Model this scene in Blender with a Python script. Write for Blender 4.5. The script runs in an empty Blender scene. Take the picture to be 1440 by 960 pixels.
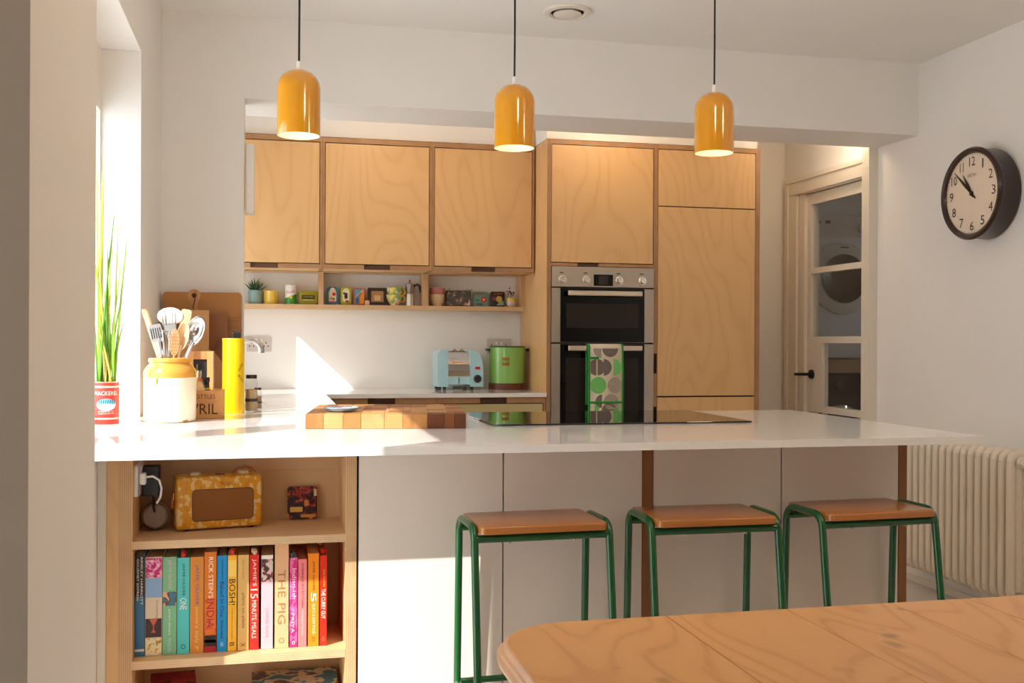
import bpy, bmesh, math, random
from mathutils import Vector, Matrix
random.seed(7)
SC = bpy.context.scene
COL = SC.collection
# ------------------------------------------------------------------ camera
F = 1478.0
YAW, PITCH, ROLL, H = 0.2267, -0.0012, 0.0049, 1.20
CAM = Vector((0, 0, H))
_f = Vector((math.sin(YAW)*math.cos(PITCH), math.cos(YAW)*math.cos(PITCH), math.sin(PITCH)))
_r = Vector((math.cos(YAW), -math.sin(YAW), 0))
_u = _r.cross(_f)
RGT = _r*math.cos(ROLL) + _u*math.sin(ROLL)
UP = -_r*math.sin(ROLL) + _u*math.cos(ROLL)
FWD = _f
cd = bpy.data.cameras.new('camera'); cam = bpy.data.objects.new('camera', cd); COL.objects.link(cam)
m = Matrix.Identity(4)
for i in range(3):
    m[i][0], m[i][1], m[i][2], m[i][3] = RGT[i], UP[i], -FWD[i], CAM[i]
cam.matrix_world = m
cd.sensor_width = 36; cd.sensor_fit = 'HORIZONTAL'; cd.lens = 36*F/1440; cd.clip_start = .05
SC.camera = cam
# ------------------------------------------------------------------ sky, sun, exposure
SKY, SUN, FILL, EXPO = 1.5, 3.0, 7.6, 1.55  # strengths of sky, sun and added fill globes, then exposure
w = bpy.data.worlds.new('sky'); SC.world = w; w.use_nodes = True
bg = w.node_tree.nodes['Background']; bg.inputs[0].default_value = (.86, .93, 1, 1); bg.inputs[1].default_value = SKY
SUN_DIR = Vector((1, .75, -.965)).normalized()
sd = bpy.data.lights.new('sun', 'SUN'); sd.energy = SUN; sd.angle = math.radians(.6); sd.color = (1, .97, .93)
so = bpy.data.objects.new('sun', sd); COL.objects.link(so)
so.rotation_euler = SUN_DIR.to_track_quat('-Z', 'Y').to_euler(); so.location = (-6, -4, 7)
def portal(name, loc, rot, sx, sy):
    l = bpy.data.lights.new(name, 'AREA'); l.shape = 'RECTANGLE'; l.size = sx; l.size_y = sy
    l.cycles.is_portal = True
    o = bpy.data.objects.new(name, l); COL.objects.link(o); o.location = loc; o.rotation_euler = rot
R90 = math.pi/2
portal('opening_portal', (-.78, 2.96, 1.2), (0, -R90, 0), 2.0, 1.98)
portal('opening_portal', (-.78, 5.18, 1.43), (0, -R90, 0), 1.1, .8)
SC.view_settings.view_transform = 'Standard'; SC.view_settings.look = 'None'
SC.view_settings.exposure = EXPO; SC.view_settings.gamma = 1; SC.view_settings.use_curve_mapping = False
SC.cycles.max_bounces = 12; SC.cycles.diffuse_bounces = 8; SC.cycles.transparent_max_bounces = 16
SC.cycles.sample_clamp_indirect = 6
SC.cycles.use_denoising = True

# ------------------------------------------------------------------ pixel helpers (direction from a pixel, distance from a plane)
def _ray(px, py): return RGT*((px-720)/F) - UP*((py-480)/F) + FWD
def P(px, py, x=None, y=None, z=None):
    d = _ray(px, py)
    t = (x/d.x) if x is not None else (y/d.y) if y is not None else (z-H)/d.z
    return CAM + d*t
# ------------------------------------------------------------------ materials
def srgb(r, g, b):
    f = lambda c: (c/255/12.92) if c/255 <= .04045 else ((c/255+.055)/1.055)**2.4
    return (f(r), f(g), f(b), 1)
_mats = {}
def _nt(name):
    m = bpy.data.materials.new(name); m.use_nodes = True
    nt = m.node_tree; return m, nt, nt.nodes, nt.links, nt.nodes['Principled BSDF']
def M(name, col, rough=.5, metal=0, spec=.5, var=.06, scale=30, bump=0, coat=0, emit=None, estr=0, trans=0, aniso=None):
    if name in _mats: return _mats[name]
    m, nt, N, L, b = _nt(name)
    c = srgb(*col) if max(col) > 1 else (*col, 1)
    b.inputs['Roughness'].default_value = rough; b.inputs['Metallic'].default_value = metal
    b.inputs['Specular IOR Level'].default_value = spec; b.inputs['Coat Weight'].default_value = coat
    b.inputs['Coat Roughness'].default_value = .05
    b.inputs['Transmission Weight'].default_value = trans
    tc = N.new('ShaderNodeTexCoord'); nz = N.new('ShaderNodeTexNoise'); nz.inputs['Scale'].default_value = scale
    nz.inputs['Detail'].default_value = 3
    if aniso:
        mp = N.new('ShaderNodeMapping'); mp.inputs['Scale'].default_value = aniso
        L.new(tc.outputs['Object'], mp.inputs[0]); L.new(mp.outputs[0], nz.inputs['Vector'])
    else: L.new(tc.outputs['Object'], nz.inputs['Vector'])
    mx = N.new('ShaderNodeMix'); mx.data_type = 'RGBA'
    L.new(nz.outputs['Fac'], mx.inputs['Factor'])
    mx.inputs['A'].default_value = tuple(max(0, v*(1-var)) for v in c[:3])+(1,)
    mx.inputs['B'].default_value = tuple(min(1, v*(1+var)) for v in c[:3])+(1,)
    L.new(mx.outputs['Result'], b.inputs['Base Color'])
    if bump:
        bp = N.new('ShaderNodeBump'); bp.inputs['Strength'].default_value = bump; bp.inputs['Distance'].default_value = .002
        L.new(nz.outputs['Fac'], bp.inputs['Height']); L.new(bp.outputs[0], b.inputs['Normal'])
    if emit:
        b.inputs['Emission Color'].default_value = srgb(*emit); b.inputs['Emission Strength'].default_value = estr
    _mats[name] = m; return m
def ramp(N, stops):
    r = N.new('ShaderNodeValToRGB'); e = r.color_ramp.elements
    while len(e) > 1: e.remove(e[0])
    e[0].position, e[0].color = stops[0][0], stops[0][1]
    for p, c in stops[1:]:
        q = e.new(p); q.color = c
    return r
def wood(name, light, dark, axis='z', fig=9, freq=2.2, rough=.45, stretch=9, fine=.3, coat=0, knots=0):
    """plank or veneer: cathedral figure from stretched noise bands + fine fibre streaks; grain runs along axis"""
    if name in _mats: return _mats[name]
    m, nt, N, L, b = _nt(name)
    tc = N.new('ShaderNodeTexCoord'); oi = N.new('ShaderNodeObjectInfo')
    off = N.new('ShaderNodeVectorMath'); off.operation = 'MULTIPLY_ADD'
    cb = N.new('ShaderNodeCombineXYZ')
    ml = N.new('ShaderNodeMath'); ml.operation = 'MULTIPLY'; ml.inputs[1].default_value = 7
    L.new(oi.outputs['Random'], ml.inputs[0]); L.new(ml.outputs[0], cb.inputs[0]); L.new(ml.outputs[0], cb.inputs[2])
    off.inputs[1].default_value = (1, 1, 1); L.new(tc.outputs['Object'], off.inputs[0]); L.new(cb.outputs[0], off.inputs[2])
    mp = N.new('ShaderNodeMapping'); s = [freq]*3; s['xyz'.index(axis)] = freq/stretch*2.2; mp.inputs['Scale'].default_value = s
    L.new(off.outputs[0], mp.inputs[0])
    nz = N.new('ShaderNodeTexNoise'); nz.inputs['Scale'].default_value = 1; nz.inputs['Detail'].default_value = 1.5
    L.new(mp.outputs[0], nz.inputs['Vector'])
    mu = N.new('ShaderNodeMath'); mu.operation = 'MULTIPLY'; mu.inputs[1].default_value = fig*6.283
    L.new(nz.outputs['Fac'], mu.inputs[0])
    sn = N.new('ShaderNodeMath'); sn.operation = 'SINE'; L.new(mu.outputs[0], sn.inputs[0])
    mp2 = N.new('ShaderNodeMapping'); s2 = [90]*3; s2['xyz'.index(axis)] = 2.5; mp2.inputs['Scale'].default_value = s2
    L.new(off.outputs[0], mp2.inputs[0])
    n2 = N.new('ShaderNodeTexNoise'); n2.inputs['Scale'].default_value = 1; n2.inputs['Detail'].default_value = 3
    L.new(mp2.outputs[0], n2.inputs['Vector'])
    mr = N.new('ShaderNodeMapRange'); L.new(sn.outputs[0], mr.inputs[0])
    mr.inputs[1].default_value = -1; mr.inputs[2].default_value = 1; mr.inputs[3].default_value = 0; mr.inputs[4].default_value = 1-fine
    ad = N.new('ShaderNodeMath'); ad.operation = 'MULTIPLY_ADD'
    L.new(n2.outputs['Fac'], ad.inputs[0]); ad.inputs[1].default_value = fine; L.new(mr.outputs[0], ad.inputs[2])
    l, d = srgb(*light), srgb(*dark)
    r = ramp(N, [(0, l), (.72, tuple(l[i]*.8+d[i]*.2 for i in range(4))), (1, d)])
    L.new(ad.outputs[0], r.inputs[0])
    out = r.outputs[0]
    if knots:
        vo = N.new('ShaderNodeTexNoise'); vo.inputs['Scale'].default_value = 9.0; vo.inputs['Detail'].default_value = 2
        L.new(off.outputs[0], vo.inputs['Vector'])
        kr = ramp(N, [(.66, (0, 0, 0, 1)), (.76, (knots, knots, knots, 1))]); L.new(vo.outputs['Fac'], kr.inputs[0])
        mk = N.new('ShaderNodeMix'); mk.data_type = 'RGBA'; L.new(kr.outputs[0], mk.inputs['Factor'])
        L.new(out, mk.inputs['A']); mk.inputs['B'].default_value = tuple(v*.35 for v in d[:3])+(1,); out = mk.outputs['Result']
    L.new(out, b.inputs['Base Color'])
    b.inputs['Roughness'].default_value = rough; b.inputs['Coat Weight'].default_value = coat; b.inputs['Coat Roughness'].default_value = .15
    bp = N.new('ShaderNodeBump'); bp.inputs['Strength'].default_value = .08; bp.inputs['Distance'].default_value = .001
    L.new(n2.outputs['Fac'], bp.inputs['Height']); L.new(bp.outputs[0], b.inputs['Normal'])
    _mats[name] = m; return m
def plyedge(name, light, dark, axis, period=.0036):
    """stacked veneers seen on the cut edge, stacked along axis"""
    if name in _mats: return _mats[name]
    m, nt, N, L, b = _nt(name)
    tc = N.new('ShaderNodeTexCoord'); wv = N.new('ShaderNodeTexWave'); wv.wave_type = 'BANDS'
    wv.bands_direction = axis.upper(); wv.inputs['Scale'].default_value = 1/period/3.1416*.5; wv.inputs['Distortion'].default_value = .6
    wv.inputs['Detail'].default_value = 1
    L.new(tc.outputs['Object'], wv.inputs['Vector'])
    nz = N.new('ShaderNodeTexNoise'); nz.inputs['Scale'].default_value = 14; L.new(tc.outputs['Object'], nz.inputs['Vector'])
    ad = N.new('ShaderNodeMath'); ad.operation = 'MULTIPLY'; L.new(wv.outputs['Fac'], ad.inputs[0]); L.new(nz.outputs['Fac'], ad.inputs[1])
    r = ramp(N, [(0, srgb(*light)), (.65, srgb(*dark))]); L.new(ad.outputs[0], r.inputs[0])
    L.new(r.outputs[0], b.inputs['Base Color']); b.inputs['Roughness'].default_value = .55
    _mats[name] = m; return m
def glassmat(name, tint=(1, 1, 1), refl=1.0, dens=0.0):
    """thin pane: fresnel reflection over a clear (tinted) sheet"""
    if name in _mats: return _mats[name]
    m = bpy.data.materials.new(name); m.use_nodes = True; nt = m.node_tree; N, L = nt.nodes, nt.links
    N.remove(N['Principled BSDF']); out = N['Material Output']
    t = N.new('ShaderNodeBsdfTransparent'); t.inputs[0].default_value = (*tint, 1)
    g = N.new('ShaderNodeBsdfGlossy'); g.inputs['Roughness'].default_value = .02
    lw = N.new('ShaderNodeLayerWeight'); lw.inputs[0].default_value = .5
    fr = N.new('ShaderNodeMath'); fr.operation = 'POWER'; L.new(lw.outputs['Facing'], fr.inputs[0]); fr.inputs[1].default_value = 5
    nz = N.new('ShaderNodeTexNoise'); nz.inputs['Scale'].default_value = 2
    bp = N.new('ShaderNodeBump'); bp.inputs['Strength'].default_value = .01; L.new(nz.outputs['Fac'], bp.inputs['Height']); L.new(bp.outputs[0], g.inputs['Normal'])
    mu = N.new('ShaderNodeMath'); mu.operation = 'MULTIPLY_ADD'; mu.inputs[1].default_value = refl*.95; mu.inputs[2].default_value = .04*refl+dens
    L.new(fr.outputs[0], mu.inputs[0])
    mx = N.new('ShaderNodeMixShader'); L.new(mu.outputs[0], mx.inputs[0]); L.new(t.outputs[0], mx.inputs[1]); L.new(g.outputs[0], mx.inputs[2])
    L.new(mx.outputs[0], out.inputs[0]); _mats[name] = m; return m
def patches(name, cols, scale=25, rough=.5, stretch=(1, 1, 1), thr=None, det=2):
    """hard-edged patches of several colours (printed pictures, worn paint)"""
    if name in _mats: return _mats[name]
    m, nt, N, L, b = _nt(name)
    tc = N.new('ShaderNodeTexCoord'); mp = N.new('ShaderNodeMapping'); mp.inputs['Scale'].default_value = stretch
    L.new(tc.outputs['Object'], mp.inputs[0])
    nz = N.new('ShaderNodeTexNoise'); nz.inputs['Scale'].default_value = scale; nz.inputs['Detail'].default_value = det
    L.new(mp.outputs[0], nz.inputs['Vector'])
    n = len(cols); th = thr or [.5+(i-(n-1)/2)*.32/n for i in range(n)]
    r = ramp(N, [((0 if i == 0 else th[i]), srgb(*cols[i])) for i in range(n)]); r.color_ramp.interpolation = 'CONSTANT'
    L.new(nz.outputs['Fac'], r.inputs[0]); L.new(r.outputs[0], b.inputs['Base Color']); b.inputs['Roughness'].default_value = rough
    _mats[name] = m; return m

WHITE = M('white_wall_paint', (235, 233, 229), .75, var=.015, scale=6, bump=.03)
CEILP = M('white_ceiling_paint', (240, 238, 234), .8, var=.015, scale=5)
TRIM = M('white_gloss_trim', (228, 220, 205), .35, var=.02)
FLOOR = M('pale_floor', (206, 198, 192), .35, var=.04, scale=5)
QUARTZ = M('white_quartz', (236, 234, 231), .05, var=.02, scale=40, spec=.55)
BIRCH = wood('birch_veneer', (221, 179, 125), (209, 164, 109), 'z', fig=22, freq=2.2, stretch=7, fine=.3, rough=.42)
BIRCHX = wood('birch_board', (224, 186, 138), (200, 155, 105), 'x', fig=4, freq=3, fine=.5, rough=.45)
PLYX = plyedge('ply_edge_upright', (184, 140, 98), (128, 88, 56), 'x')
PLYZ = plyedge('ply_edge_level', (190, 146, 102), (136, 94, 60), 'z')
PLYP = plyedge('pale_ply_edge', (220, 186, 142), (196, 154, 110), 'z', .0027)
PLYPX = plyedge('pale_ply_edge_upright', (214, 176, 130), (178, 132, 90), 'x', .0027)
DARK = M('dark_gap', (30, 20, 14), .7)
PANEL = M('cashmere_panel', (231, 219, 205), .4, var=.015)
OLIVE = M('olive_drawer_paint', (190, 176, 128), .45, var=.02)
STEEL = M('brushed_steel', (176, 166, 154), .3, 1, aniso=(4, 4, 260), var=.12, scale=1)
CHROME = M('chrome', (214, 212, 210), .07, 1, var=.02)
BLACKG = M('black_glass', (6, 6, 7), .06, spec=.22, var=.1)
BLACK = M('black_plastic', (20, 19, 19), .4)
WPLAST = M('white_plastic', (236, 232, 226), .3, var=.01)
GREENP = M('green_enamel_tube', (8, 84, 36), .22, var=.05, coat=.4)
SEATW = wood('seat_wood', (180, 114, 52), (140, 84, 34), 'x', fig=4, freq=6, fine=.6, rough=.28, coat=.3)
PINE = wood('waxed_pine', (214, 158, 98), (188, 128, 70), 'y', fig=18, freq=3.4, stretch=7, fine=.3, rough=.38, coat=.15, knots=.75)
GLASS = glassmat('clear_pane')
MUST = M('mustard_enamel', (216, 146, 8), .1, var=.03, coat=.6)
CREAM = M('cream_lining', (246, 232, 212), .5)
# ------------------------------------------------------------------ mesh builder
def V(*a): return Vector(a)
class MB:
    def __init__(s): s.bm = bmesh.new(); s.flat = []
    def box(s, x0, x1, y0, y1, z0, z1, bev=0, seg=2):
        vs = [s.bm.verts.new((x, y, z)) for x in (x0, x1) for y in (y0, y1) for z in (z0, z1)]
        q = [(0, 1, 3, 2), (4, 6, 7, 5), (0, 4, 5, 1), (2, 3, 7, 6), (0, 2, 6, 4), (1, 5, 7, 3)]
        fs = [s.bm.faces.new([vs[i] for i in f]) for f in q]
        if bev:
            es = {e for f in fs for e in f.edges}; old = set(s.bm.faces)-set(fs)
            bmesh.ops.bevel(s.bm, geom=list(es), offset=bev, segments=seg, profile=.5, affect='EDGES')
            if bev < .006: s.flat += [f for f in s.bm.faces if f not in old]
        return s
    def lathe(s, prof, seg=28, c=(0, 0, 0), axis='z', cap=True):
        rings = []
        for r, h in prof:
            ring = []
            for k in range(seg):
                a = 2*math.pi*k/seg; u, v = r*math.cos(a), r*math.sin(a)
                p = (u, v, h) if axis == 'z' else (u, h, v) if axis == 'y' else (h, u, v)
                ring.append(s.bm.verts.new((p[0]+c[0], p[1]+c[1], p[2]+c[2])))
            rings.append(ring)
        for a, b in zip(rings, rings[1:]):
            for k in range(seg): s.bm.faces.new((a[k], a[(k+1) % seg], b[(k+1) % seg], b[k]))
        if cap:
            if prof[0][0] > 1e-6: s.bm.faces.new(list(reversed(rings[0])))
            if prof[-1][0] > 1e-6: s.bm.faces.new(rings[-1])
        bmesh.ops.remove_doubles(s.bm, verts=[v for r in rings for v in r], dist=1e-7)
        return s
    def tube(s, pts, r, seg=8, cap=True):
        pts = [Vector(p) for p in pts]; n = len(pts); rr = r if isinstance(r, (list, tuple)) else [r]*n
        rings = []; ref = None
        for i, p in enumerate(pts):
            t = (pts[min(i+1, n-1)]-pts[max(i-1, 0)]).normalized()
            if ref is None:
                ref = t.cross(Vector((0, 0, 1)))
                if ref.length < .1: ref = t.cross(Vector((1, 0, 0)))
            ref = (ref - t*ref.dot(t)).normalized(); b = t.cross(ref)
            rings.append([s.bm.verts.new(p+(ref*math.cos(2*math.pi*k/seg)+b*math.sin(2*math.pi*k/seg))*rr[i]) for k in range(seg)])
        for a, b in zip(rings, rings[1:]):
            for k in range(seg): s.bm.faces.new((a[k], a[(k+1) % seg], b[(k+1) % seg], b[k]))
        if cap: s.bm.faces.new(list(reversed(rings[0]))); s.bm.faces.new(rings[-1])
        return s
    def prism(s, poly, O, U, W, N, t):
        """2-D outline poly (u,w) extruded by t along N from O"""
        O, U, W, N = Vector(O), Vector(U), Vector(W), Vector(N)
        a = [s.bm.verts.new(O+U*u+W*v) for u, v in poly]; b = [s.bm.verts.new(O+U*u+W*v+N*t) for u, v in poly]
        n = len(poly)
        s.bm.faces.new(a); s.bm.faces.new(list(reversed(b)))
        for k in range(n): s.bm.faces.new((a[(k+1) % n], a[k], b[k], b[(k+1) % n]))
        return s
    def ring(s, outer, inner, O, U, W, N, t):
        O, U, W, N = Vector(O), Vector(U), Vector(W), Vector(N); n = len(outer)
        q = [[s.bm.verts.new(O+U*u+W*v+N*d) for u, v in pl] for pl in (outer, inner) for d in (0, t)]
        for k in range(n):
            j = (k+1) % n
            s.bm.faces.new((q[0][k], q[0][j], q[1][j], q[1][k])); s.bm.faces.new((q[2][j], q[2][k], q[3][k], q[3][j]))
            s.bm.faces.new((q[0][j], q[0][k], q[2][k], q[2][j])); s.bm.faces.new((q[1][k], q[1][j], q[3][j], q[3][k]))
        return s
    def shift(s, d):
        bmesh.ops.translate(s.bm, verts=s.bm.verts, vec=Vector(d)); return s
    def rot(s, axis, a, c=(0, 0, 0)):
        bmesh.ops.rotate(s.bm, verts=s.bm.verts, cent=Vector(c), matrix=Matrix.Rotation(a, 3, axis)); return s
    def build(s, name, mat, parent=None, loc=None, smooth=True, ang=38):
        bmesh.ops.recalc_face_normals(s.bm, faces=s.bm.faces)
        if smooth:
            for f in s.bm.faces: f.smooth = True
            for f in s.flat:
                if f.is_valid: f.smooth = False
            for e in s.bm.edges:
                if len(e.link_faces) == 2 and e.calc_face_angle(0) > math.radians(ang): e.smooth = False
        me = bpy.data.meshes.new(name); s.bm.to_mesh(me); s.bm.free(); me.materials.append(mat)
        o = bpy.data.objects.new(name, me); COL.objects.link(o)
        if parent is not None: o.parent = parent
        if loc: o.location = loc
        return o
def B(*a, **k): return MB().box(*a, **k)
def rrect(w, h, r, seg=5, cx=0, cy=0):
    out = []
    for (sx, sy, a0) in ((1, 1, 0), (-1, 1, 90), (-1, -1, 180), (1, -1, 270)):
        for k in range(seg+1):
            a = math.radians(a0+90*k/seg); out.append((cx+sx*(w/2-r)+r*math.cos(a), cy+sy*(h/2-r)+r*math.sin(a)))
    return out
def circ(r, n=32, cx=0, cy=0): return [(cx+r*math.cos(2*math.pi*k/n), cy+r*math.sin(2*math.pi*k/n)) for k in range(n)]
def thing(name, label, cat, loc=(0, 0, 0), rotz=0, group=None):
    o = bpy.data.objects.new(name, None); COL.objects.link(o); o.empty_display_size = .05
    o.location = loc; o.rotation_euler = (0, 0, rotz); o['label'] = label; o['category'] = cat
    if group: o['group'] = group
    return o
def tag(o, label, cat, group=None):
    o['label'] = label; o['category'] = cat
    if group: o['group'] = group
    return o
def struct(name, mb, mat, parent=None, label=None):
    o = mb.build(name, mat, parent)
    if parent is None:
        o['kind'] = 'structure'
        if label: o['label'] = label; o['category'] = name.split('_')[0]
    return o
def dup(root, loc, rotz=0, label=None):
    r = root.copy(); COL.objects.link(r); r.location = loc; r.rotation_euler = (0, 0, rotz)
    if label: r['label'] = label
    for ch in list(root.children):
        c = ch.copy(); COL.objects.link(c); c.parent = r
        for g in list(ch.children):
            d = g.copy(); COL.objects.link(d); d.parent = c
    return r
_tc = {}
def _glyphs(s):
    if s in _tc: return _tc[s]
    cu = bpy.data.curves.new('t', 'FONT'); cu.body = s; cu.resolution_u = 2
    o = bpy.data.objects.new('t', cu); COL.objects.link(o)
    dg = bpy.context.evaluated_depsgraph_get(); ev = o.evaluated_get(dg); me = ev.to_mesh()
    vs = [(v.co.x, v.co.y) for v in me.vertices]; fs = [tuple(p.vertices) for p in me.polygons]
    ev.to_mesh_clear(); bpy.data.objects.remove(o); bpy.data.curves.remove(cu)
    xs = [v[0] for v in vs]; ys = [v[1] for v in vs]
    x0, x1, y0, y1 = min(xs), max(xs), min(ys), max(ys)
    vs = [((x-(x0+x1)/2)/max(x1-x0, 1e-6), (y-(y0+y1)/2)/max(y1-y0, 1e-6)) for x, y in vs]
    _tc[s] = (vs, fs); return _tc[s]
def text(s, C, U, W, w, h, mat, parent, fn=None, name='lettering'):
    """flat lettering centred at C, filling w x h along U (reading) and W (up)"""
    vs, fs = _glyphs(s); C, U, W = Vector(C), Vector(U), Vector(W)
    pts = [C+U*(u*w)+W*(v*h) for u, v in vs]
    if fn: pts = [fn(u*w, v*h) for u, v in vs]
    me = bpy.data.meshes.new(name); me.from_pydata([tuple(p) for p in pts], [], fs); me.materials.append(mat)
    o = bpy.data.objects.new(name, me); COL.objects.link(o); o.parent = parent; return o
X, Y, Z = V(1, 0, 0), V(0, 1, 0), V(0, 0, 1)
# ================================================================== THE ROOM
XL, XR, YB, CE = -.45, 3.16, 6.06, 2.59
YO0, YO1, SOF = 4.67, 5.03, 2.235          # opening between dining end and galley
struct('floor', B(-.87, 5.2, -3.4, 7.4, -.1, 0), FLOOR, label='pale grey smooth floor of the kitchen diner')
struct('ceiling', B(-.87, 3.3, -3.4, 4.80, CE, CE+.12), CEILP, label='white painted ceiling over the peninsula and table')
struct('ceiling_galley', B(-.75, 5.0, 4.80, 7.4, 2.475, 2.59), CEILP, label='lower white ceiling over the wall cabinets')
bw = MB(); bw.box(-.11, XR+.12, YO0, YO1, SOF, CE)
struct('wall_beam', bw, WHITE, label='white downstand beam across the opening to the galley')
struct('wall_stub', B(XL-.02, -.11, YO0, YO0+.13, 0, CE), WHITE, label='short white wall stub behind the chopping boards')
# left wall with two window openings
W1, W2 = (1.97, 3.95), (4.81, 5.61); HEAD, SILL, XW = 2.223, .90, -.75
wl = MB()
for y0, y1 in ((1.75, W1[0]), (W1[1], W2[0]), (W2[1], 6.7)): wl.box(XW, XL, y0, y1, 0, CE)
for y0, y1 in (W1, W2):
    wl.box(XW, XL, max(y0, 2.75), y1, 0, SILL-.002); wl.box(XW, XL, y0, y1, HEAD, CE)
wl.box(XW, XL, W1[0], 2.75, 0, .12)
struct('wall_left', wl, WHITE, label='white window wall with deep reveals')
struct('wall_nib', B(-.75, -.266, 1.285, 1.75, 0, CE), WHITE, label='thick end of the dividing wall')
struct('wall_right', B(XR, XR+.12, -3.4, YO1, 0, CE), WHITE, label='white wall with the clock and radiator')
struct('wall_rear', MB().box(-.87, 1.7, -3.4, -3.28, 0, CE).box(2.2, 3.16, -3.4, -3.28, 0, CE).box(1.7, 2.2, -3.4, -3.28, 1.8, CE).box(1.7, 2.2, -3.4, -3.28, 0, 1.3), WHITE)  # unseen rear wall, with an opening added to let in fill light
struct('wall_side', B(-.87, -.75, -3.4, 1.75, 0, CE), WHITE)
portal('opening_portal', (1.95, -3.45, 1.55), (R90, 0, 0), .5, .5)  # guides sky light through the added rear opening
struct('wall_back', B(-.75, 2.69, YB, YB+.55, 0, 2.475), WHITE, label='white back wall behind the worktop')
struct('wall_back_recess', B(2.69, XR-.0005, 6.07, 6.62, 0, 2.475), WHITE, label='white back wall between the larder cabinet and the glazed door')
struct('wall_jamb', B(3.108, XR+.12, YO1, 5.10, 0, SOF), TRIM, label='narrow white jamb beside the glazed door')
# side wall beyond the jamb with the door opening (y 5.10..5.86)
struct('wall_door', MB().box(XR, XR+.12, 5.93, 6.62, 0, 2.475).box(XR, XR+.12, 5.10, 5.93, 2.14, 2.475).box(XR, XR+.12, 6.62, 7.3, 0, 2.475), WHITE, label='white wall around the glazed utility door')
# utility room
struct('wall_utility', MB().box(XR+.12, 5.1, 7.2, 7.3, 0, 2.475).box(4.9, 5.0, 4.9, 5.6, 0, 2.475).box(4.9, 5.0, 6.5, 7.3, 0, 2.475)
       .box(4.9, 5.0, 5.6, 6.5, 0, 1.5).box(4.9, 5.0, 5.6, 6.5, 1.64, 2.475).box(XR+.12, 5.0, 4.8, 4.9, 0, 2.475), WHITE)
portal('opening_portal', (5.03, 6.05, 1.57), (0, R90, 0), .14, .9)
struct('baseboard_right', B(XR-.014, XR, 3.0, YO1, 0, .035, bev=.003), TRIM)
# windows in the left wall
def window(name, y0, y1, mull, low=None):
    zs, xf0, xf1, zh = SILL, -.66, -.585, 2.002
    fr = B(xf0, xf1, y0, y1, zh, HEAD)
    o = struct(name, fr, TRIM, label='white window frame set deep in the side wall')
    B(xf0, xf1, y0, y0+.012, low or zs+.022, zh).build('jamb', TRIM, o)
    B(xf0, xf1, y1-.012, y1, zs+.022, zh).build('jamb', TRIM, o)
    B(xf0, xf1, mull[0] if low else y0, y1, zs+.021, zs+.045).build('sill_rail', TRIM, o)
    if low: B(xf0, xf1, y0, mull[0], low, low+.03).build('sill_rail', TRIM, o)
    B(xf0, xf1, mull[0], mull[1], zs+.045, zh).build('mullion', TRIM, o)
    for k, (a, b) in enumerate(((y0+.012, mull[0]), (mull[1], y1-.012))):
        B(-.63, -.626, a, b, (low+.03) if low and k == 0 else zs+.045, zh).build('pane', GLASS, o)
window('window_1', *W1, (2.83, 3.0), .121); window('window_2', *W2, (4.90, 4.99))

# ------------------------------------------------------------------ glazed utility door
def door():
    xd0, xd1 = XR+.022, XR+.062
    yl, yr = P(1131, 400, x=XR+.022).y, 5.06
    ya = P(1140, 400, x=XR+.022).y; yb = P(1156, 530, x=XR+.022).y
    d = MB(); d.box(xd0, xd1, ya, yl, .02, 2.09)
    o = struct('door_1', d, TRIM, label='white glazed door with clear panes to the utility room')
    zz = lambda px, py: P(px, py, x=xd0).z
    t0, r1a, r1b, r2a, r2b, r3a, r3b = zz(1140, 288), zz(1140, 377), zz(1140, 385), zz(1140, 473), zz(1140, 482), zz(1156, 571), zz(1140, 578)
    def rail(n, z0, z1): B(xd0, xd1, yr, ya, z0, z1).build(n, TRIM, o)
    rail('top_rail', t0, 2.09); rail('glazing_bar', r1b, r1a); rail('glazing_bar', r2b, r2a); rail('glazing_bar', r3b, r3a); rail('bottom_rail', .02, .25)
    B(xd0, xd1, yr-.1, yr, .02, 2.09).build('stile', TRIM, o)
    B(xd0, xd1, yb, ya, r3a, r2b).build('lock_block', TRIM, o)
    for z0, z1, y1 in ((r1a, t0, ya), (r2a, r1b, ya), (r3a, r2b, yb), (.25, r3b, ya)):
        B(xd0+.018, xd0+.022, yr, y1, z0, z1).build('pane', GLASS, o)
    hy, hz = P(1142, 526, x=xd0).y, P(1142, 526, x=xd0).z
    h = MB().lathe([(.001, -.014), (.026, -.014), (.028, -.008), (.028, 0)], 24, (xd0, hy, hz), 'x'); hh = h.build('handle', BLACK, o)
    MB().tube([(xd0-.01, hy, hz), (xd0-.045, hy, hz), (xd0-.052, hy+.012, hz), (xd0-.052, hy+.11, hz-.003)], .009, 10).build('lever', BLACK, hh)
    # frame and architrave round the opening
    ys = [P(px, 400, x=XR).y for px in (1109, 1113, 1122, 1131)]
    f = MB(); f.box(XR-.012, XR+.12, 5.86, ys[2], 0, 2.15) if False else None
    t = struct('trim_1', B(XR-.02, XR-.001, ys[2]-.012, ys[0], 0, 2.098, bev=.004), TRIM, label='white moulded architrave of the glazed door')
    B(XR-.03, XR-.0205, ys[1], ys[0], 0, 2.172).build('outer_bead', TRIM, t)
    B(XR-.02, XR-.001, 5.10, ys[0], 2.10, 2.20, bev=.004).build('head_casing', TRIM, t)
    B(XR-.03, XR-.0205, 5.10, ys[0], 2.175, 2.2).build('head_bead', TRIM, t)
    B(XR, XR+.10, ys[3]+.002, 5.929, 0, 2.094).build('door_lining', TRIM, t)
    B(XR, XR+.10, 5.101, 5.929, 2.095, 2.139).build('head_lining', TRIM, t)
door()

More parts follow.
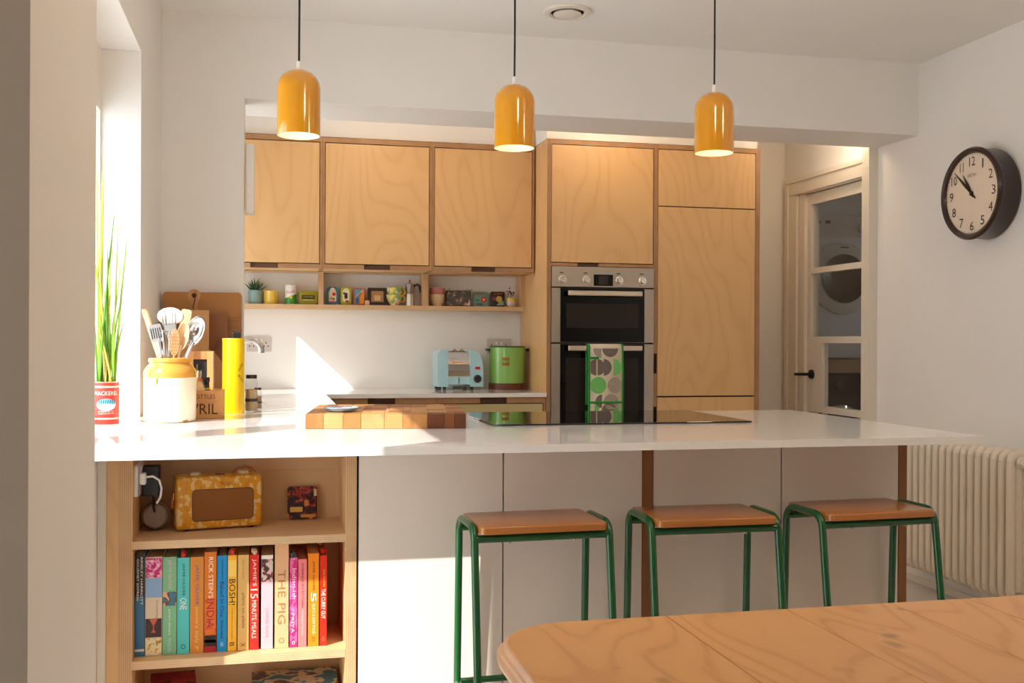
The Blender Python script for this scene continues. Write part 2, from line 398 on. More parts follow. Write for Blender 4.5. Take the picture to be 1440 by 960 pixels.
# ================================================================== WORKTOP AND CABINETS
ZT, ZB = .92, .898
YF, YP, XE = 2.745, 3.945, 2.085           # peninsula front / back / free end
LEGX, YW = .28, 5.43
wt = MB()
for q in ((-.585, XE, YF, W1[1]-.002), (XL+.002, LEGX, W1[1]-.002, YO0-.002), (-.108, LEGX, YO0-.002, YO0+.132), (XL+.002, LEGX, YO0+.132, YW), (XL+.002, 1.444, YW, YB-.002), (-.585, XL+.002, W2[0]+.002, W2[1]-.002)):
    wt.box(*q, ZB, ZT)
bmesh.ops.remove_doubles(wt.bm, verts=wt.bm.verts, dist=1e-5)
o = wt.build('worktop', QUARTZ, smooth=False); tag(o, 'glossy white quartz worktop running round the peninsula to the back wall', 'worktop')
# --- peninsula body
YPF = 3.0
def pen():
    t = thing('peninsula_cabinet', 'peninsula cabinet with pale front panels between plywood uprights, under the worktop', 'cabinet', (1.1, 3.4, 0))
    S = V(-1.1, -3.4, 0)
    q = lambda px: P(px, 645, y=YPF).x
    B(.262, 1.99, YPF+.02, 3.86, .0, ZB-.002).shift(S).build('body', PANEL, t)
    xs = [q(505), q(708), q(904), q(918), q(1099), q(1264), q(1275)]
    g = .0022
    for a, b in ((xs[0], xs[1]-g), (xs[1]+g, xs[2]-g), (xs[3]+g, xs[4]-g), (xs[4]+g, xs[5]-g)):
        B(a, b, YPF, YPF+.018, .004, ZB-.003).shift(S).build('front_panel', PANEL, t)
    for a, b in ((xs[2], xs[3]), (xs[5], xs[6])):
        B(a, b, YPF-.002, YPF+.0195, .002, ZB-.003).shift(S).build('ply_upright', wood('dark_ply_edge', (150, 98, 52), (96, 58, 28), 'z', fig=3, freq=20, fine=.6), t)
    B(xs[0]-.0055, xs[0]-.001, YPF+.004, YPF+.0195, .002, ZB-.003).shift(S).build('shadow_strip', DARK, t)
pen()
# --- bookcase end
XB0, XB1, XB2, XB3, XB4 = -.425, -.396, -.36, .213, .2425
SH1, SH2 = (.628, .650), (.302, .325)
def bookcase():
    t = thing('bookcase', 'open birch plywood bookcase built into the end of the peninsula', 'bookcase', (-.09, 3.15, 0))
    S = V(.09, -3.15, 0)
    B(XB0, XB1, YPF, YPF+.018, 0, ZB-.003).shift(S).build('filler_strip', BIRCH, t)
    B(XB1, XB2, YPF, 3.30, 0, ZB-.003).shift(S).build('side_panel', PLYPX, t)
    B(XB2, XB2+.001, YPF+.001, 3.30, 0.0, ZB-.003).shift(S).build('side_lining', BIRCH, t)
    B(XB3, XB4, YPF, 3.30, 0, ZB-.003).shift(S).build('side_panel', PLYPX, t)
    B(XB3-.001, XB3, YPF+.001, 3.30, 0.0, ZB-.003).shift(S).build('side_lining', BIRCH, t)
    for z0, z1 in (SH1, SH2, (0, .05)):
        s = B(XB2+.001, XB3-.001, YPF+.002, 3.299, z0, z1).shift(S).build('shelf', BIRCHX, t)
        B(XB2+.001, XB3-.001, YPF, YPF+.002, z0, z1).shift(S).build('shelf_edge', PLYP, s)
    B(XB1, XB4, 3.30, 3.312, 0, ZB-.003).shift(S).build('back_panel', BIRCHX, t)
bookcase()
struct('trim_4', B(XL+.001, XB0-.001, YPF+.002, YPF+.02, 0, ZB-.003), TRIM, label='white filler strip between the wall and the bookcase')
# --- tall units
YT = 5.45
TX = [1.447, 1.470, 2.053, 2.076, 2.660, 2.685]; TT = 2.28
def tall():
    t = thing('oven_housing', 'tall birch plywood housing around the built-in double oven', 'cabinet', (1.76, 5.75, 0))
    S = V(-1.76, -5.75, 0)
    B(TX[0], TX[1], YT+.002, 6.05, 0, TT).shift(S).build('side_panel', BIRCH, t)
    B(TX[0], TX[1], YT, YT+.002, 0, TT).shift(S).build('side_edge', PLYX, t)
    B(TX[1], TX[2], YT, 6.05, TT-.024, TT).shift(S).build('top_panel', PLYZ, t)
    d = B(TX[1]+.003, TX[2]-.003, YT+.002, YT+.022, 1.622, TT-.027, bev=.001).shift(S).build('door', BIRCH, t)
    x0, x1 = P(812, 372, y=YT).x, P(842, 372, y=YT).x
    B(TX[1], x0, YT, YT+.02, 1.601, 1.618).shift(S).build('handle_rail', PLYZ, t)
    B(x1, TX[2], YT, YT+.02, 1.601, 1.618).shift(S).build('handle_rail', PLYZ, t)
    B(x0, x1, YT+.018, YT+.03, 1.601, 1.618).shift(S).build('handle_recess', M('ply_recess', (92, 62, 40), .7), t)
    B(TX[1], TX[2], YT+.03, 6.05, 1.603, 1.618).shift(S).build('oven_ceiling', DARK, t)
    B(TX[1]+.003, TX[2]-.003, YT+.002, YT+.022, .1, .66, bev=.001).shift(S).build('lower_door', BIRCH, t)
    t = thing('larder_cabinet', 'tall birch plywood larder cabinet with long door, beside the double oven', 'cabinet', (2.37, 5.75, 0))
    S = V(-2.37, -5.75, 0)
    # upright with finger notches
    nz = [0, P(922, 587, y=YT).z, P(922, 572, y=YT).z, P(922, 525, y=YT).z, P(922, 497, y=YT).z, TT]
    for a, b in ((nz[0], nz[1]), (nz[2], nz[3]), (nz[4], nz[5])):
        B(TX[2], TX[3], YT, YT+.03, a, b).shift(S).build('upright', PLYX, t)
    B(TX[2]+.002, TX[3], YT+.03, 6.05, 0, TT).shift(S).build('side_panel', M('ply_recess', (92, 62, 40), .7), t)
    B(TX[4], TX[5], YT+.002, 6.05, 0, TT).shift(S).build('side_panel', BIRCH, t)
    B(TX[4], TX[5], YT, YT+.002, 0, TT).shift(S).build('side_edge', PLYX, t)
    B(TX[3], TX[4], YT, 6.05, TT-.024, TT).shift(S).build('top_panel', PLYZ, t)
    zs = [(P(995, 292, y=YT).z+.003, TT-.027), (.897, P(995, 292, y=YT).z-.003), (.1, .889)]
    for a, b in zs: B(TX[3]+.003, TX[4]-.003, YT+.002, YT+.022, a, b, bev=.001).shift(S).build('door', BIRCH, t)
    B(TX[3], TX[4], YT+.03, 6.05, .1, .12).shift(S).build('base_panel', BIRCHX, t)
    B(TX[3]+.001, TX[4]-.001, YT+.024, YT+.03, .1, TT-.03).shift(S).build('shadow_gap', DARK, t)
tall()
# --- wall cabinets
YC = 5.70
cx = [-.20, P(450, 300, y=YC).x, P(457, 300, y=YC).x, P(604, 300, y=YC).x, P(611, 300, y=YC).x, 1.440]
CT, CB = 2.28, 1.578
def wallcab(i, x0, x1, sl, sr, notch, label):
    t = thing('wall_cabinet', label, 'cabinet', ((x0+x1)/2, 5.88, CB), group='wall cabinets over the open shelf')
    S = V(-(x0+x1)/2, -5.88, -CB)
    B(x0, x1, YC, YB-.003, CT-.026, CT).shift(S).build('top_panel', PLYZ, t)
    if sl: B(x0, x0+.012, YC, YB-.003, CB, CT-.026).shift(S).build('side_panel', PLYX, t)
    if sr: B(x1-.013, x1, YC, YB-.003, CB, CT-.026).shift(S).build('side_panel', PLYX, t)
    a, b = x0+(.012 if sl else 0), x1-(.013 if sr else 0)
    B(a+.003, b-.003, YC+.002, YC+.022, CB+.028, CT-.030, bev=.001).shift(S).build('door', BIRCH, t)
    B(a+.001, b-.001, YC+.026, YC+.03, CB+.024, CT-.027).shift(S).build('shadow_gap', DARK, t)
    n0, n1 = P(notch[0], 378, y=YC).x, P(notch[1], 378, y=YC).x
    if n0 > a: B(a, n0, YC, YC+.02, CB, CB+.023).shift(S).build('handle_rail', PLYZ, t)
    B(n1, b, YC, YC+.02, CB, CB+.023).shift(S).build('handle_rail', PLYZ, t)
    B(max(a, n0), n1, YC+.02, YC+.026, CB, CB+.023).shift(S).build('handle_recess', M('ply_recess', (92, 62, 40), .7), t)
    B(a, b, YC+.03, YB-.003, CB, CB+.016).shift(S).build('bottom_panel', BIRCHX, t)
wallcab(0, cx[0], (cx[1]+cx[2])/2-.0005, False, True, (352, 391), 'birch wall cabinet over the shelf with the succulent')
wallcab(1, (cx[1]+cx[2])/2+.0005, (cx[3]+cx[4])/2-.0005, True, True, (512, 549), 'middle birch wall cabinet between two others, over the moka pot')
wallcab(2, (cx[3]+cx[4])/2+.0005, cx[5], True, True, (663, 697), 'birch wall cabinet beside the tall oven housing, over the stacked bowls')
struct('trim_2', MB().box(-.20, 1.443, YC+.03, YB-.003, CT+.008, 2.473), WHITE, label='white boxing above the wall cabinets')
struct('trim_3', MB().box(TX[0]+.004, TX[5]-.004, YT+.03, 6.045, TT+.008, 2.473), WHITE, label='white boxing above the tall cabinets')
# --- open shelf under them
YS = 5.94
SZ0, SZ1 = P(540, 429, y=YS).z, CB-.002
SB = P(540, 435.5, y=YS).z
XS1 = min(P(739, 420, y=YS).x, 1.445)
def shelf():
    t = thing('open_shelf', 'long pale plywood display shelf under the wall cabinets', 'shelf', (.55, 6.0, SB))
    S = V(-.55, -6.0, -SB)
    tz = P(540, 384.5, y=YS).z
    for n, a, b in (('top_board', tz, SZ1), ('bottom_board', SB, SZ0)):
        o = B(-.20, XS1, YS+.002, YB-.003, a, b).shift(S).build(n, BIRCHX, t)
        B(-.20, XS1, YS, YS+.002, a, b).shift(S).build('board_edge', PLYP, o)
    for p0, p1 in ((448, 455), (594.5, 602.5), (732.5, 739)):
        o = B(P(p0, 410, y=YS).x, P(p1, 410, y=YS).x, YS+.002, YB-.003, SZ0, tz).shift(S).build('divider', BIRCH, t)
        B(P(p0, 410, y=YS).x, P(p1, 410, y=YS).x, YS, YS+.002, SZ0, tz).shift(S).build('divider_edge', PLYPX, o)
shelf()
# --- base cabinets
def base(x0, x1, notch, label):
    t = thing('base_cabinet', label, 'cabinet', ((x0+x1)/2, 5.75, 0), group='base cabinets under the back worktop')
    S = V(-(x0+x1)/2, -5.75, 0); yf = YW+.02
    B(x0, x0+.011, yf, 6.03, 0, ZB-.002).shift(S).build('side_panel', PLYX, t)
    B(x1-.011, x1, yf, 6.03, 0, ZB-.002).shift(S).build('side_panel', PLYX, t)
    a, b = x0+.011, x1-.011
    n0, n1 = P(notch[0], 559, y=yf).x, P(notch[1], 559, y=yf).x
    B(a, n0, yf, yf+.02, ZB-.032, ZB-.002).shift(S).build('handle_rail', PLYZ, t)
    B(n1, b, yf, yf+.02, ZB-.032, ZB-.002).shift(S).build('handle_rail', PLYZ, t)
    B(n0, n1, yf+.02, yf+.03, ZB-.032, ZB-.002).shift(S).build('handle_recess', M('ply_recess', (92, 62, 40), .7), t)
    for z0, z1 in ((.60, ZB-.037), (.35, .594), (.1, .344)):
        B(a+.004, b-.004, yf+.002, yf+.02, z0, z1, bev=.001).shift(S).build('drawer', OLIVE, t)
    B(a, b, yf+.022, 6.03, .1, ZB-.034).shift(S).build('carcass', DARK, t)
xm = P(615, 560, y=YW+.02).x
base(.30, xm-.001, (517, 556), 'olive drawer cabinet near the sink run, under the back worktop')
base(xm+.001, 1.443, (675, 713), 'olive drawer cabinet next to the oven housing, under the toaster')
def sinkrun():
    t = thing('sink_cabinet', 'cabinet run under the worktop by the window, with olive doors', 'cabinet', (-.1, 4.5, 0))
    S = V(.1, -4.5, 0)
    B(XL+.004, .24, 4.81, 5.98, .1, ZB-.003).shift(S).build('carcass', PANEL, t)
    B(-.10, .24, 3.89, 4.80, .1, ZB-.003).shift(S).build('carcass', PANEL, t)
    for a, b in ((3.92, 4.4), (4.41, 4.9), (4.91, 5.4)): B(.241, .26, a, b, .1, ZB-.03).shift(S).build('door', OLIVE, t)
    B(-.1, .2, 3.95, 5.9, 0, .1).shift(S).build('plinth', DARK, t)
sinkrun()
# ================================================================== APPLIANCES
def mpp(px, y):
    """metres per photo pixel at depth y under pixel column px"""
    p = P(px, 480, y=y); return (p-CAM).dot(FWD)/F
def oven():
    x0, x1 = TX[1]+.002, TX[2]-.002; W = x1-x0
    t = thing('double_oven', 'built-in steel and black glass double oven with four knobs', 'oven', ((x0+x1)/2, YT, .664))
    S = V(-(x0+x1)/2, -YT, -.664); yf = YT-.012
    zz = lambda py: P(850, py, y=yf).z
    B(x0+.01, x1-.01, YT+.03, 5.98, .664, 1.595).shift(S).build('body', BLACK, t)
    cp = B(x0, x1, yf, YT+.029, zz(404), 1.598, bev=.0015).shift(S).build('control_panel', STEEL, t)
    zc = P(850, 394, y=yf).z
    for px in (791, 824.5, 871, 903.5):
        x = P(px, 394, y=yf).x
        k = MB().lathe([(.024, 0), (.0235, -.003), (.0175, -.004), (.017, -.022), (.015, -.025), (.001, -.025)], 24, (x, yf, zc-.0), 'y').shift(S).build('knob', M('knob_steel', (226, 220, 210), .22, 1), t)
        B(x-.002, x+.002, yf-.028, yf-.0245, zc-.002, zc+.016).shift(S).build('knob_bar', CHROME, k)
        for a in (-60, -20, 20, 60, 100):
            pass
        B(x-.016, x+.006, yf-.0006, yf+.001, zc+.034, zc+.040).shift(S).build('marking', M('dark_print', (70, 60, 52), .5), t)
    d0, d1 = P(835, 394, y=yf).x, P(862, 394, y=yf).x
    d = B(d0, d1, yf-.001, yf+.002, zz(402), zz(386)).shift(S).build('display', BLACKG, t)
    B(d0+.028, d1-.028, yf-.0014, yf, zz(400), zz(388)).shift(S).build('screen', M('display_window', (34, 26, 20), .12), d)
    def odoor(za, zb, win, hz):
        dr = B(x0, x1, yf, yf+.024, za, zb, bev=.001).shift(S).build('oven_door', STEEL, t)
        g0, g1 = P(788, 450, y=yf).x, P(906, 450, y=yf).x
        B(g0, g1, yf-.0025, yf, za+.002, zb-.001).shift(S).build('glass_front', BLACKG, dr)
        w0, w1 = P(796, 450, y=yf).x, P(898, 450, y=yf).x
        B(w0, w1, yf-.003, yf-.002, win[0], win[1]).shift(S).build('viewing_window', M('smoked_window', (44, 37, 31), .2, spec=.2, var=.2, scale=8), dr)
        h0, h1 = P(799, hz, y=yf-.045).x, P(903, hz, y=yf-.045).x; hzz = P(850, hz, y=yf-.045).z
        B(h0, h1, yf-.055, yf-.035, hzz-.014, hzz+.014, bev=.004).shift(S).build('handle', M('pale_steel', (214, 200, 184), .28, 1), dr)
        for hx in (h0+.03, h1-.03): B(hx-.008, hx+.008, yf-.036, yf, hzz-.008, hzz+.008).shift(S).build('handle_post', STEEL, dr)
    odoor(zz(481.5), zz(405.5), (zz(461), zz(427)), 412.5)
    odoor(.668, zz(483.5), (zz(580), zz(503)), 489.5)
oven()
def glove():
    yy = YT-.085
    x0, x1 = P(828.5, 520, y=yy).x, P(875.5, 520, y=yy).x; zt = P(850, 484, y=yy).z; zb = .735
    t = thing('oven_glove', 'patterned double oven glove with green binding, hung over the oven handle', 'oven glove', ((x0+x1)/2, yy, zb))
    S = V(-(x0+x1)/2, -yy, -zb)
    CL = M('linen_cloth', (222, 210, 186), .85, var=.06, scale=300, bump=.2)
    GB = M('green_binding', (14, 138, 46), .7, bump=.2, scale=200)
    GR = M('print_grey', (120, 108, 98), .85, var=.25, scale=60, aniso=(8, 8, 1)); GN = M('print_green', (118, 196, 106), .85, var=.15, scale=60)
    GL = M('print_taupe', (168, 154, 138), .85, var=.2, scale=60)
    n = 14
    def yy_at(z): return yy - .006*math.sin((zt-z)/(zt-zb)*math.pi) + .004
    f = MB()
    prof = [(yy+.045, zb+.12), (yy+.047, zt-.03), (yy+.040, zt-.006), (yy+.027, zt), (yy+.012, zt-.004)] + [(yy_at(zt-.02-(zt-.02-zb)*k/n), zt-.02-(zt-.02-zb)*k/n) for k in range(n+1)]
    rows = [[f.bm.verts.new((x, y, z)) for x in (x0, x1)] for y, z in prof]
    for a, b in zip(rows, rows[1:]): f.bm.faces.new((a[0], a[1], b[1], b[0]))
    o = f.shift(S).build('cloth', CL, t); md = o.modifiers.new('thick', 'SOLIDIFY'); md.thickness = .006; md.offset = 0
    for x in (x0, x1): MB().tube([(x, y, z) for y, z in prof], .0065, 6).shift(S).build('binding', GB, t)
    for z in (P(850, 565.5, y=yy).z, zb+.003): MB().tube([(x0, yy_at(z)-.004, z), (x1, yy_at(z)-.004, z)], .0065, 6).shift(S).build('binding', GB, t)
    z = P(838, 503, y=yy).z; MB().tube([(x0, yy_at(z)-.005, z), (x0+.05, yy_at(z)-.005, z)], .007, 6).shift(S).build('hanging_tab', GB, t)
    def disc(zx, zy, r, mat, half=None):
        px, py = 770+zx/3.84, 360+zy/3.84; c = P(px, py, y=yy); rr = r/3.84*mpp(850, yy)
        pts = []
        for k in range(28):
            a = 2*math.pi*k/28; u, v = math.cos(a)*rr, math.sin(a)*rr
            if half == 'R': u = max(u, 0)
            if half == 'L': u = min(u, 0)
            x = min(max(c.x+u, x0+.007), x1-.007); pts.append((x, min(c.z+v, zt-.022)))
        m = MB(); m.bm.faces.new([m.bm.verts.new((x, yy_at(z)-.0042, z)) for x, z in pts]); m.shift(S).build('printed_disc', mat, t, smooth=False)
    disc(290, 505, 44, GL, 'L'); disc(338, 500, 45, GR); disc(268, 600, 44, GR, 'R'); disc(262, 600, 44, GR, 'L'); disc(302, 600, 45, GR, 'R'); disc(355, 600, 45, GN, 'R')
    disc(272, 697, 46, GN); disc(362, 697, 42, GL); disc(292, 783, 36, GR, 'L'); disc(342, 786, 42, GL)
    disc(252, 812, 30, GN, 'R'); disc(332, 838, 44, GR); disc(385, 850, 36, GN, 'L'); disc(300, 900, 44, GR, 'L'); disc(350, 920, 44, GL)
glove()
# hob
o = B(.709, 1.622, 3.345, 3.925, ZT+.0005, ZT+.006, bev=.0012).build('induction_hob', M('hob_glass', (10, 10, 11), .015, spec=.8, var=.1))
tag(o, 'flat black glass induction hob set on the peninsula worktop', 'hob')
# chopping board of end-grain blocks on the peninsula
def butcher():
    a, b = P(444, 603, z=ZT), P(670, 602.3, z=ZT)
    ang = math.atan2(b.y-a.y, b.x-a.x); Wd = (b-a).length; D = .50; th = .046
    t = thing('butcher_block', 'thick end-grain wooden chopping block on the worktop beside the hob', 'chopping board', ((a.x+b.x)/2, (a.y+b.y)/2+D/2, ZT+.0005), ang)
    cols = [(172, 118, 64), (190, 140, 84), (150, 92, 46), (128, 72, 34), (196, 150, 96), (104, 56, 28)]
    ws = [.066, .07, .066, .084, .068, .09, .062, .038, .042]; s = Wd/sum(ws); ws = [q*s for q in ws]
    rnd = random.Random(3)
    rows = 6
    front = [0, 4, 0, 4, 1, 0, 5, 3, 5]
    for r in range(rows):
        x = -Wd/2 + (0 if r % 2 == 0 else 0)
        cuts = ws if r % 2 == 0 else ws[::-1]
        for k, wk in enumerate(cuts):
            ci = front[k] if r == 0 else rnd.choice([0, 0, 1, 1, 2, 4, 3])
            mt = wood('block_%d' % ci, cols[ci], tuple(int(v*.78) for v in cols[ci]), 'z', fig=3, freq=14, stretch=4, fine=.4, rough=.4)
            B(x+.0003, x+wk-.0003, -D/2+r*D/rows+.0003, -D/2+(r+1)*D/rows-.0003, 0, th, bev=.001, seg=1).build('wood_block', mt, t)
            x += wk
butcher()
def dish():
    c = P(480, 578, z=.968); rr = 24.5*mpp(480, c.y)
    t = thing('spoon_rest', 'small blue and white oval dish on the chopping block', 'dish', (c.x, c.y, .9672))
    MB().lathe([(rr*.55, 0), (rr*.8, .004), (rr, .013), (rr*.98, .0145), (rr*.78, .007), (rr*.5, .004), (.0005, .004)], 32).build('dish', M('blue_white_glaze', (150, 184, 214), .15, var=.2, scale=40), t)
    rnd = random.Random(5)
    for k in range(9):
        a, q = rnd.random()*6.3, rnd.random()*rr*.62
        B(-.006, .006, -.004, .004, 0, .004, bev=.001, seg=1).rot('Z', rnd.random()*3).shift((q*math.cos(a), q*math.sin(a), .009)).build('crumb', M('crumb_%d' % (k % 2), [(226, 120, 104), (240, 226, 214)][k % 2], .6), t)
dish()
# tap
def tap():
    b = V(-.33, 5.22, ZT)
    t = thing('kitchen_tap', 'curved chrome kitchen tap over the sink behind the wall stub', 'tap', b)
    e = P(367.5, 496, y=5.22); top = P(355, 477.5, y=5.22).z
    e.z -= b.z; ex = e.x-b.x; tz = top-b.z
    MB().lathe([(.03, .0005), (.03, .012), (.022, .02), (.018, .05)], 20).build('base', CHROME, t)
    pts = [(0, 0, .02), (0, 0, tz-.10)]
    for k in range(9):
        a = math.pi/2*k/8; pts.append((.09-.09*math.cos(a), 0, tz-.10+.10*math.sin(a)))
    for k in range(1, 9):
        a = math.pi/2*k/8; pts.append((ex-.05+.05*math.sin(a), 0, tz-.05+.05*math.cos(a)))
    pts.append((ex, 0, e.z))
    MB().tube(pts, .0155, 14).build('spout', CHROME, t)
    MB().tube([(0, .02, .05), (0, .06, .07)], .008, 10).build('lever', CHROME, t)
tap()
# sockets
def socket(px0, px1, py0, py1, label):
    yv = YB; a, b = P(px0, py1, y=yv), P(px1, py0, y=yv); c = (a+b)/2; w, h = b.x-a.x, b.z-a.z
    t = thing('wall_socket', label, 'socket', (c.x, yv, c.z))
    MB().prism(rrect(w, h, .006, 3), (0, -.009, 0), X, Z, Y, .0085).build('plate', M('socket_plate', (206, 194, 184), .3), t)
    for s in (-1, 1):
        B(s*.014-.006, s*.014+.006, -.013, -.009, .008, .026, bev=.001).build('switch', WPLAST, t)
        for dx, dz in ((0, .006), (-.011, -.012), (.011, -.012)): B(s*w*.3+dx-.003, s*w*.3+dx+.003, -.0095, -.0085, dz-.004, dz+.004).build('pin_hole', BLACK, t)
socket(347, 381, 473, 494, 'white double wall socket behind the kitchen tap')
socket(684, 718, 476, 497, 'white double wall socket above the green bread bin')
# toaster
def toaster():
    yb = 5.80; c = P(648, 547, y=yb); s = mpp(648, yb)
    t = thing('toaster', 'pale blue two-slot toaster with chrome front on the back worktop', 'toaster', (c.x, yb+.09, ZT+.0005))
    BL = M('pale_blue_enamel', (168, 210, 222), .22, var=.02, coat=.3)
    u = lambda px: (px-648)*s
    D = .10
    prof = lambda h0, h1, w, r: None
    # end castings with rounded outer shoulder
    hz = .222
    def casting(xa, xb, outer):
        pts = []
        if outer > 0:
            pts = [(xa, .018), (xb, .018), (xb, .12)] + [(xb-.055+.055*math.cos(q), .12+(hz-.12)*math.sin(q)) for q in [math.pi/2*k/8 for k in range(1, 9)]] + [(xa, hz)]
        else:
            pts = [(xb, .018), (xb, hz)] + [(xa+.028-.028*math.sin(q), .19+(hz-.19)*math.cos(q)) for q in [math.pi/2*k/6 for k in range(0, 7)]] + [(xa, .018)]
        MB().prism(pts, (0, -D, 0), X, Z, Y, 2*D).build('end_casting', BL, t)
    casting(u(614.5), u(629.5), -1); casting(u(661), u(679.5), 1)
    MB().box(u(629.5), u(661), -D+.006, D-.006, .03, .075, bev=.002).build('lower_panel', BL, t)
    m = MB(); pts = [(-D+.012, .075), (-D+.008, .12), (-D+.016, .17), (-D+.03, .205), (-D+.05, .213), (D-.05, .213), (D-.03, .205), (D-.012, .075)]
    m.prism(pts, (u(629.5), 0, 0), Y, Z, X, u(661)-u(629.5)); m.build('chrome_body', CHROME, t)
    for yy in (-.03, .03): B(u(633), u(657), yy-.014, yy+.014, .2131, .216).build('slot', BLACK, t)
    for k in (-1, 1): MB().tube([(k*.02-.012, 0, .214), (k*.02, 0, .226), (k*.02+.012, 0, .214)], .004, 6).build('bread_guard', M('bronze_metal', (150, 110, 70), .3, 1), t)
    B(u(645)-.002, u(645)+.002, -D+.0025, -D+.008, .036, .07).build('lever_slot', BLACK, t)
    kx = u(671.5)
    k = MB().lathe([(.023, -D), (.023, -D-.002), (.019, -D-.003), (.017, -D-.016), (.001, -D-.016)], 24, (kx, 0, .062), 'y').build('timer_knob', BLACK, t)
    MB().lathe([(.0205, -D-.0022), (.0205, -D-.0032), (.0195, -D-.0032), (.0195, -D-.0022)], 24, (kx, 0, .062), 'y', cap=False).build('knob_ring', CHROME, k)
    B(kx-.014, kx+.014, -D-.0015, -D, .115, .130).build('power_switch', M('red_switch', (190, 24, 40), .3), t)
    for px in (618, 625, 654, 664): MB().lathe([(.009, 0), (.009, .018)], 12, (u(px), -D+.02, 0)).build('foot', BLACK, t)
    for px in (620, 672): MB().lathe([(.009, 0), (.009, .018)], 12, (u(px), D-.02, 0)).build('foot', BLACK, t)
    B(u(637), u(654), -D+.004, -D+.03, .006, .02, bev=.003).build('crumb_tray', M('grey_metal', (90, 84, 80), .4, .8), t)
toaster()
def breadbin():
    yb = 5.86; s = mpp(713, yb); c = P(712.8, 545, y=yb); r = 25*s
    t = thing('bread_bin', 'green enamel bread bin on a dark wooden base beside the toaster', 'bread bin', (c.x, yb, ZT+.0005))
    GE = M('apple_green_enamel', (132, 184, 94), .25, var=.05, scale=9, coat=.3)
    zt = P(713, 487.5, y=yb-r).z - ZT; zb = P(713, 539, y=yb-r).z - ZT
    MB().lathe([(r+.004, 0), (r+.004, zb)], 40).build('wooden_base', wood('dark_base_wood', (112, 58, 28), (70, 34, 16), 'x', fig=3, freq=8), t)
    MB().lathe([(r, zb), (r, zt-.004), (r-.003, zt-.004)], 48).build('body', GE, t)
    MB().lathe([(r+.001, zt-.004), (r+.002, zt), (r-.001, zt+.003), (r-.02, zt+.0035), (.001, zt+.005)], 48).build('rim_lid', M('dark_green_rim', (58, 84, 48), .3), t)
    for sx in (-1, 1):
        h = B(sx*(r-.001)-.006, sx*(r-.001)+.006, -.012, .012, zt-.032, zt-.008, bev=.002).build('handle_bracket', M('worn_bracket', (150, 150, 110), .4), t)
        MB().tube([(sx*(r+.004), -.03, zt-.018), (sx*(r+.015), -.03, zt-.018), (sx*(r+.015), .03, zt-.018), (sx*(r+.004), .03, zt-.018)], .007, 8).build('handle', BLACK, t)
    BR = M('brass_plate', (160, 134, 52), .35, .4)
    for zc, tx in ((P(706, 505, y=yb-r).z-ZT, 'BREAD'), (P(706, 512, y=yb-r).z-ZT, 'BIN')):
        a0 = -math.pi/2-.30
        m = MB(); rows = []
        for k in range(5):
            a = a0-.22+.44*k/4; rows.append([m.bm.verts.new(((r+.0012)*math.cos(a), (r+.0012)*math.sin(a), zc+d)) for d in (-.0115, .0115)])
        for p, q in zip(rows, rows[1:]): m.bm.faces.new((p[0], q[0], q[1], p[1]))
        pl = m.build('label_plate', BR, t)
        text(tx, (0, 0, 0), X, Z, .032, .012, M('plate_ink', (40, 30, 14), .6), pl, fn=lambda u, v: ((r+.0018)*math.cos(a0+u/r), (r+.0018)*math.sin(a0+u/r), zc+v))
    MB().lathe([(.0065, 0), (.0055, .001)], 8, (-.035, -r*.94, zt-.02)).build('chip', BLACK, t)
breadbin()

# ================================================================== LIGHTS AND FITTINGS
def pendant(px, py0, py1, pxw, label):
    yy = 3.35; c = P(px, py1, y=yy); top = P(px, py0, y=yy).z; r = .0665; h = top-c.z
    t = thing('pendant_lamp', label, 'lamp', (c.x, yy, c.z), group='mustard pendant lamps over the peninsula')
    prof = [(r, 0), (r, h-.062)] + [(r*math.cos(a)**.9 if k < 10 else .0005, h-.062+.062*math.sin(a)) for k, a in [(k, math.pi/2*k/10) for k in range(1, 11)]]
    inner = [(max(q-.0025, .0004), z-(.003 if z > .01 else 0)) for q, z in prof]
    s = MB().lathe(prof, 48, cap=False).build('shade', MUST, t)
    MB().lathe(inner, 48, cap=False).build('shade_lining', CREAM, s)
    MB().lathe([(r, 0), (r-.0025, 0)], 48, cap=False).build('shade_rim', MUST, s)
    MB().lathe([(.0075, h-.001), (.0075, h+.02), (.005, h+.026), (.001, h+.026)], 16).build('cord_grip', WPLAST, t)
    MB().tube([(0, 0, h+.024), (.0006, 0, h+.2), (0, 0, CE-.03-c.z)], .0033, 8).build('cord', M('black_flex', (24, 20, 22), .7), t)
    MB().lathe([(.05, CE-c.z-.001), (.05, CE-c.z-.02), (.02, CE-c.z-.035), (.001, CE-c.z-.035)], 24).build('ceiling_rose', MUST, t)
    MB().lathe([(.016, h-.065), (.016, h-.02)], 16).build('lamp_holder', WPLAST, t)
    MB().lathe([(.0005, .018), (.014, .022), (.026, .04), (.030, .06), (.026, .08), (.015, .10), (.013, h-.066)], 20).build('bulb', M('warm_bulb', (255, 230, 200), .3, emit=(255, 205, 150), estr=3), t)
pendant(420, 98, 191, 61, 'mustard yellow pendant lamp over the bookcase end of the worktop')
pendant(723, 119, 208.5, 56, 'mustard yellow pendant lamp hanging between two alike over the hob edge')
pendant(1004, 130, 215.5, 56, 'mustard yellow pendant lamp over the free end of the peninsula')
def vent():
    c = P(798, 16, z=CE)
    t = thing('ceiling_vent', 'round white extractor vent in the ceiling', 'vent', (c.x, c.y, CE-.0005))
    MB().lathe([(.102, 0), (.100, -.008), (.078, -.012), (.070, -.006), (.070, 0)], 40).build('outer_ring', TRIM, t)
    MB().lathe([(.058, -.008), (.060, -.014), (.050, -.019), (.001, -.020)], 40).build('centre_disc', TRIM, t)
vent()
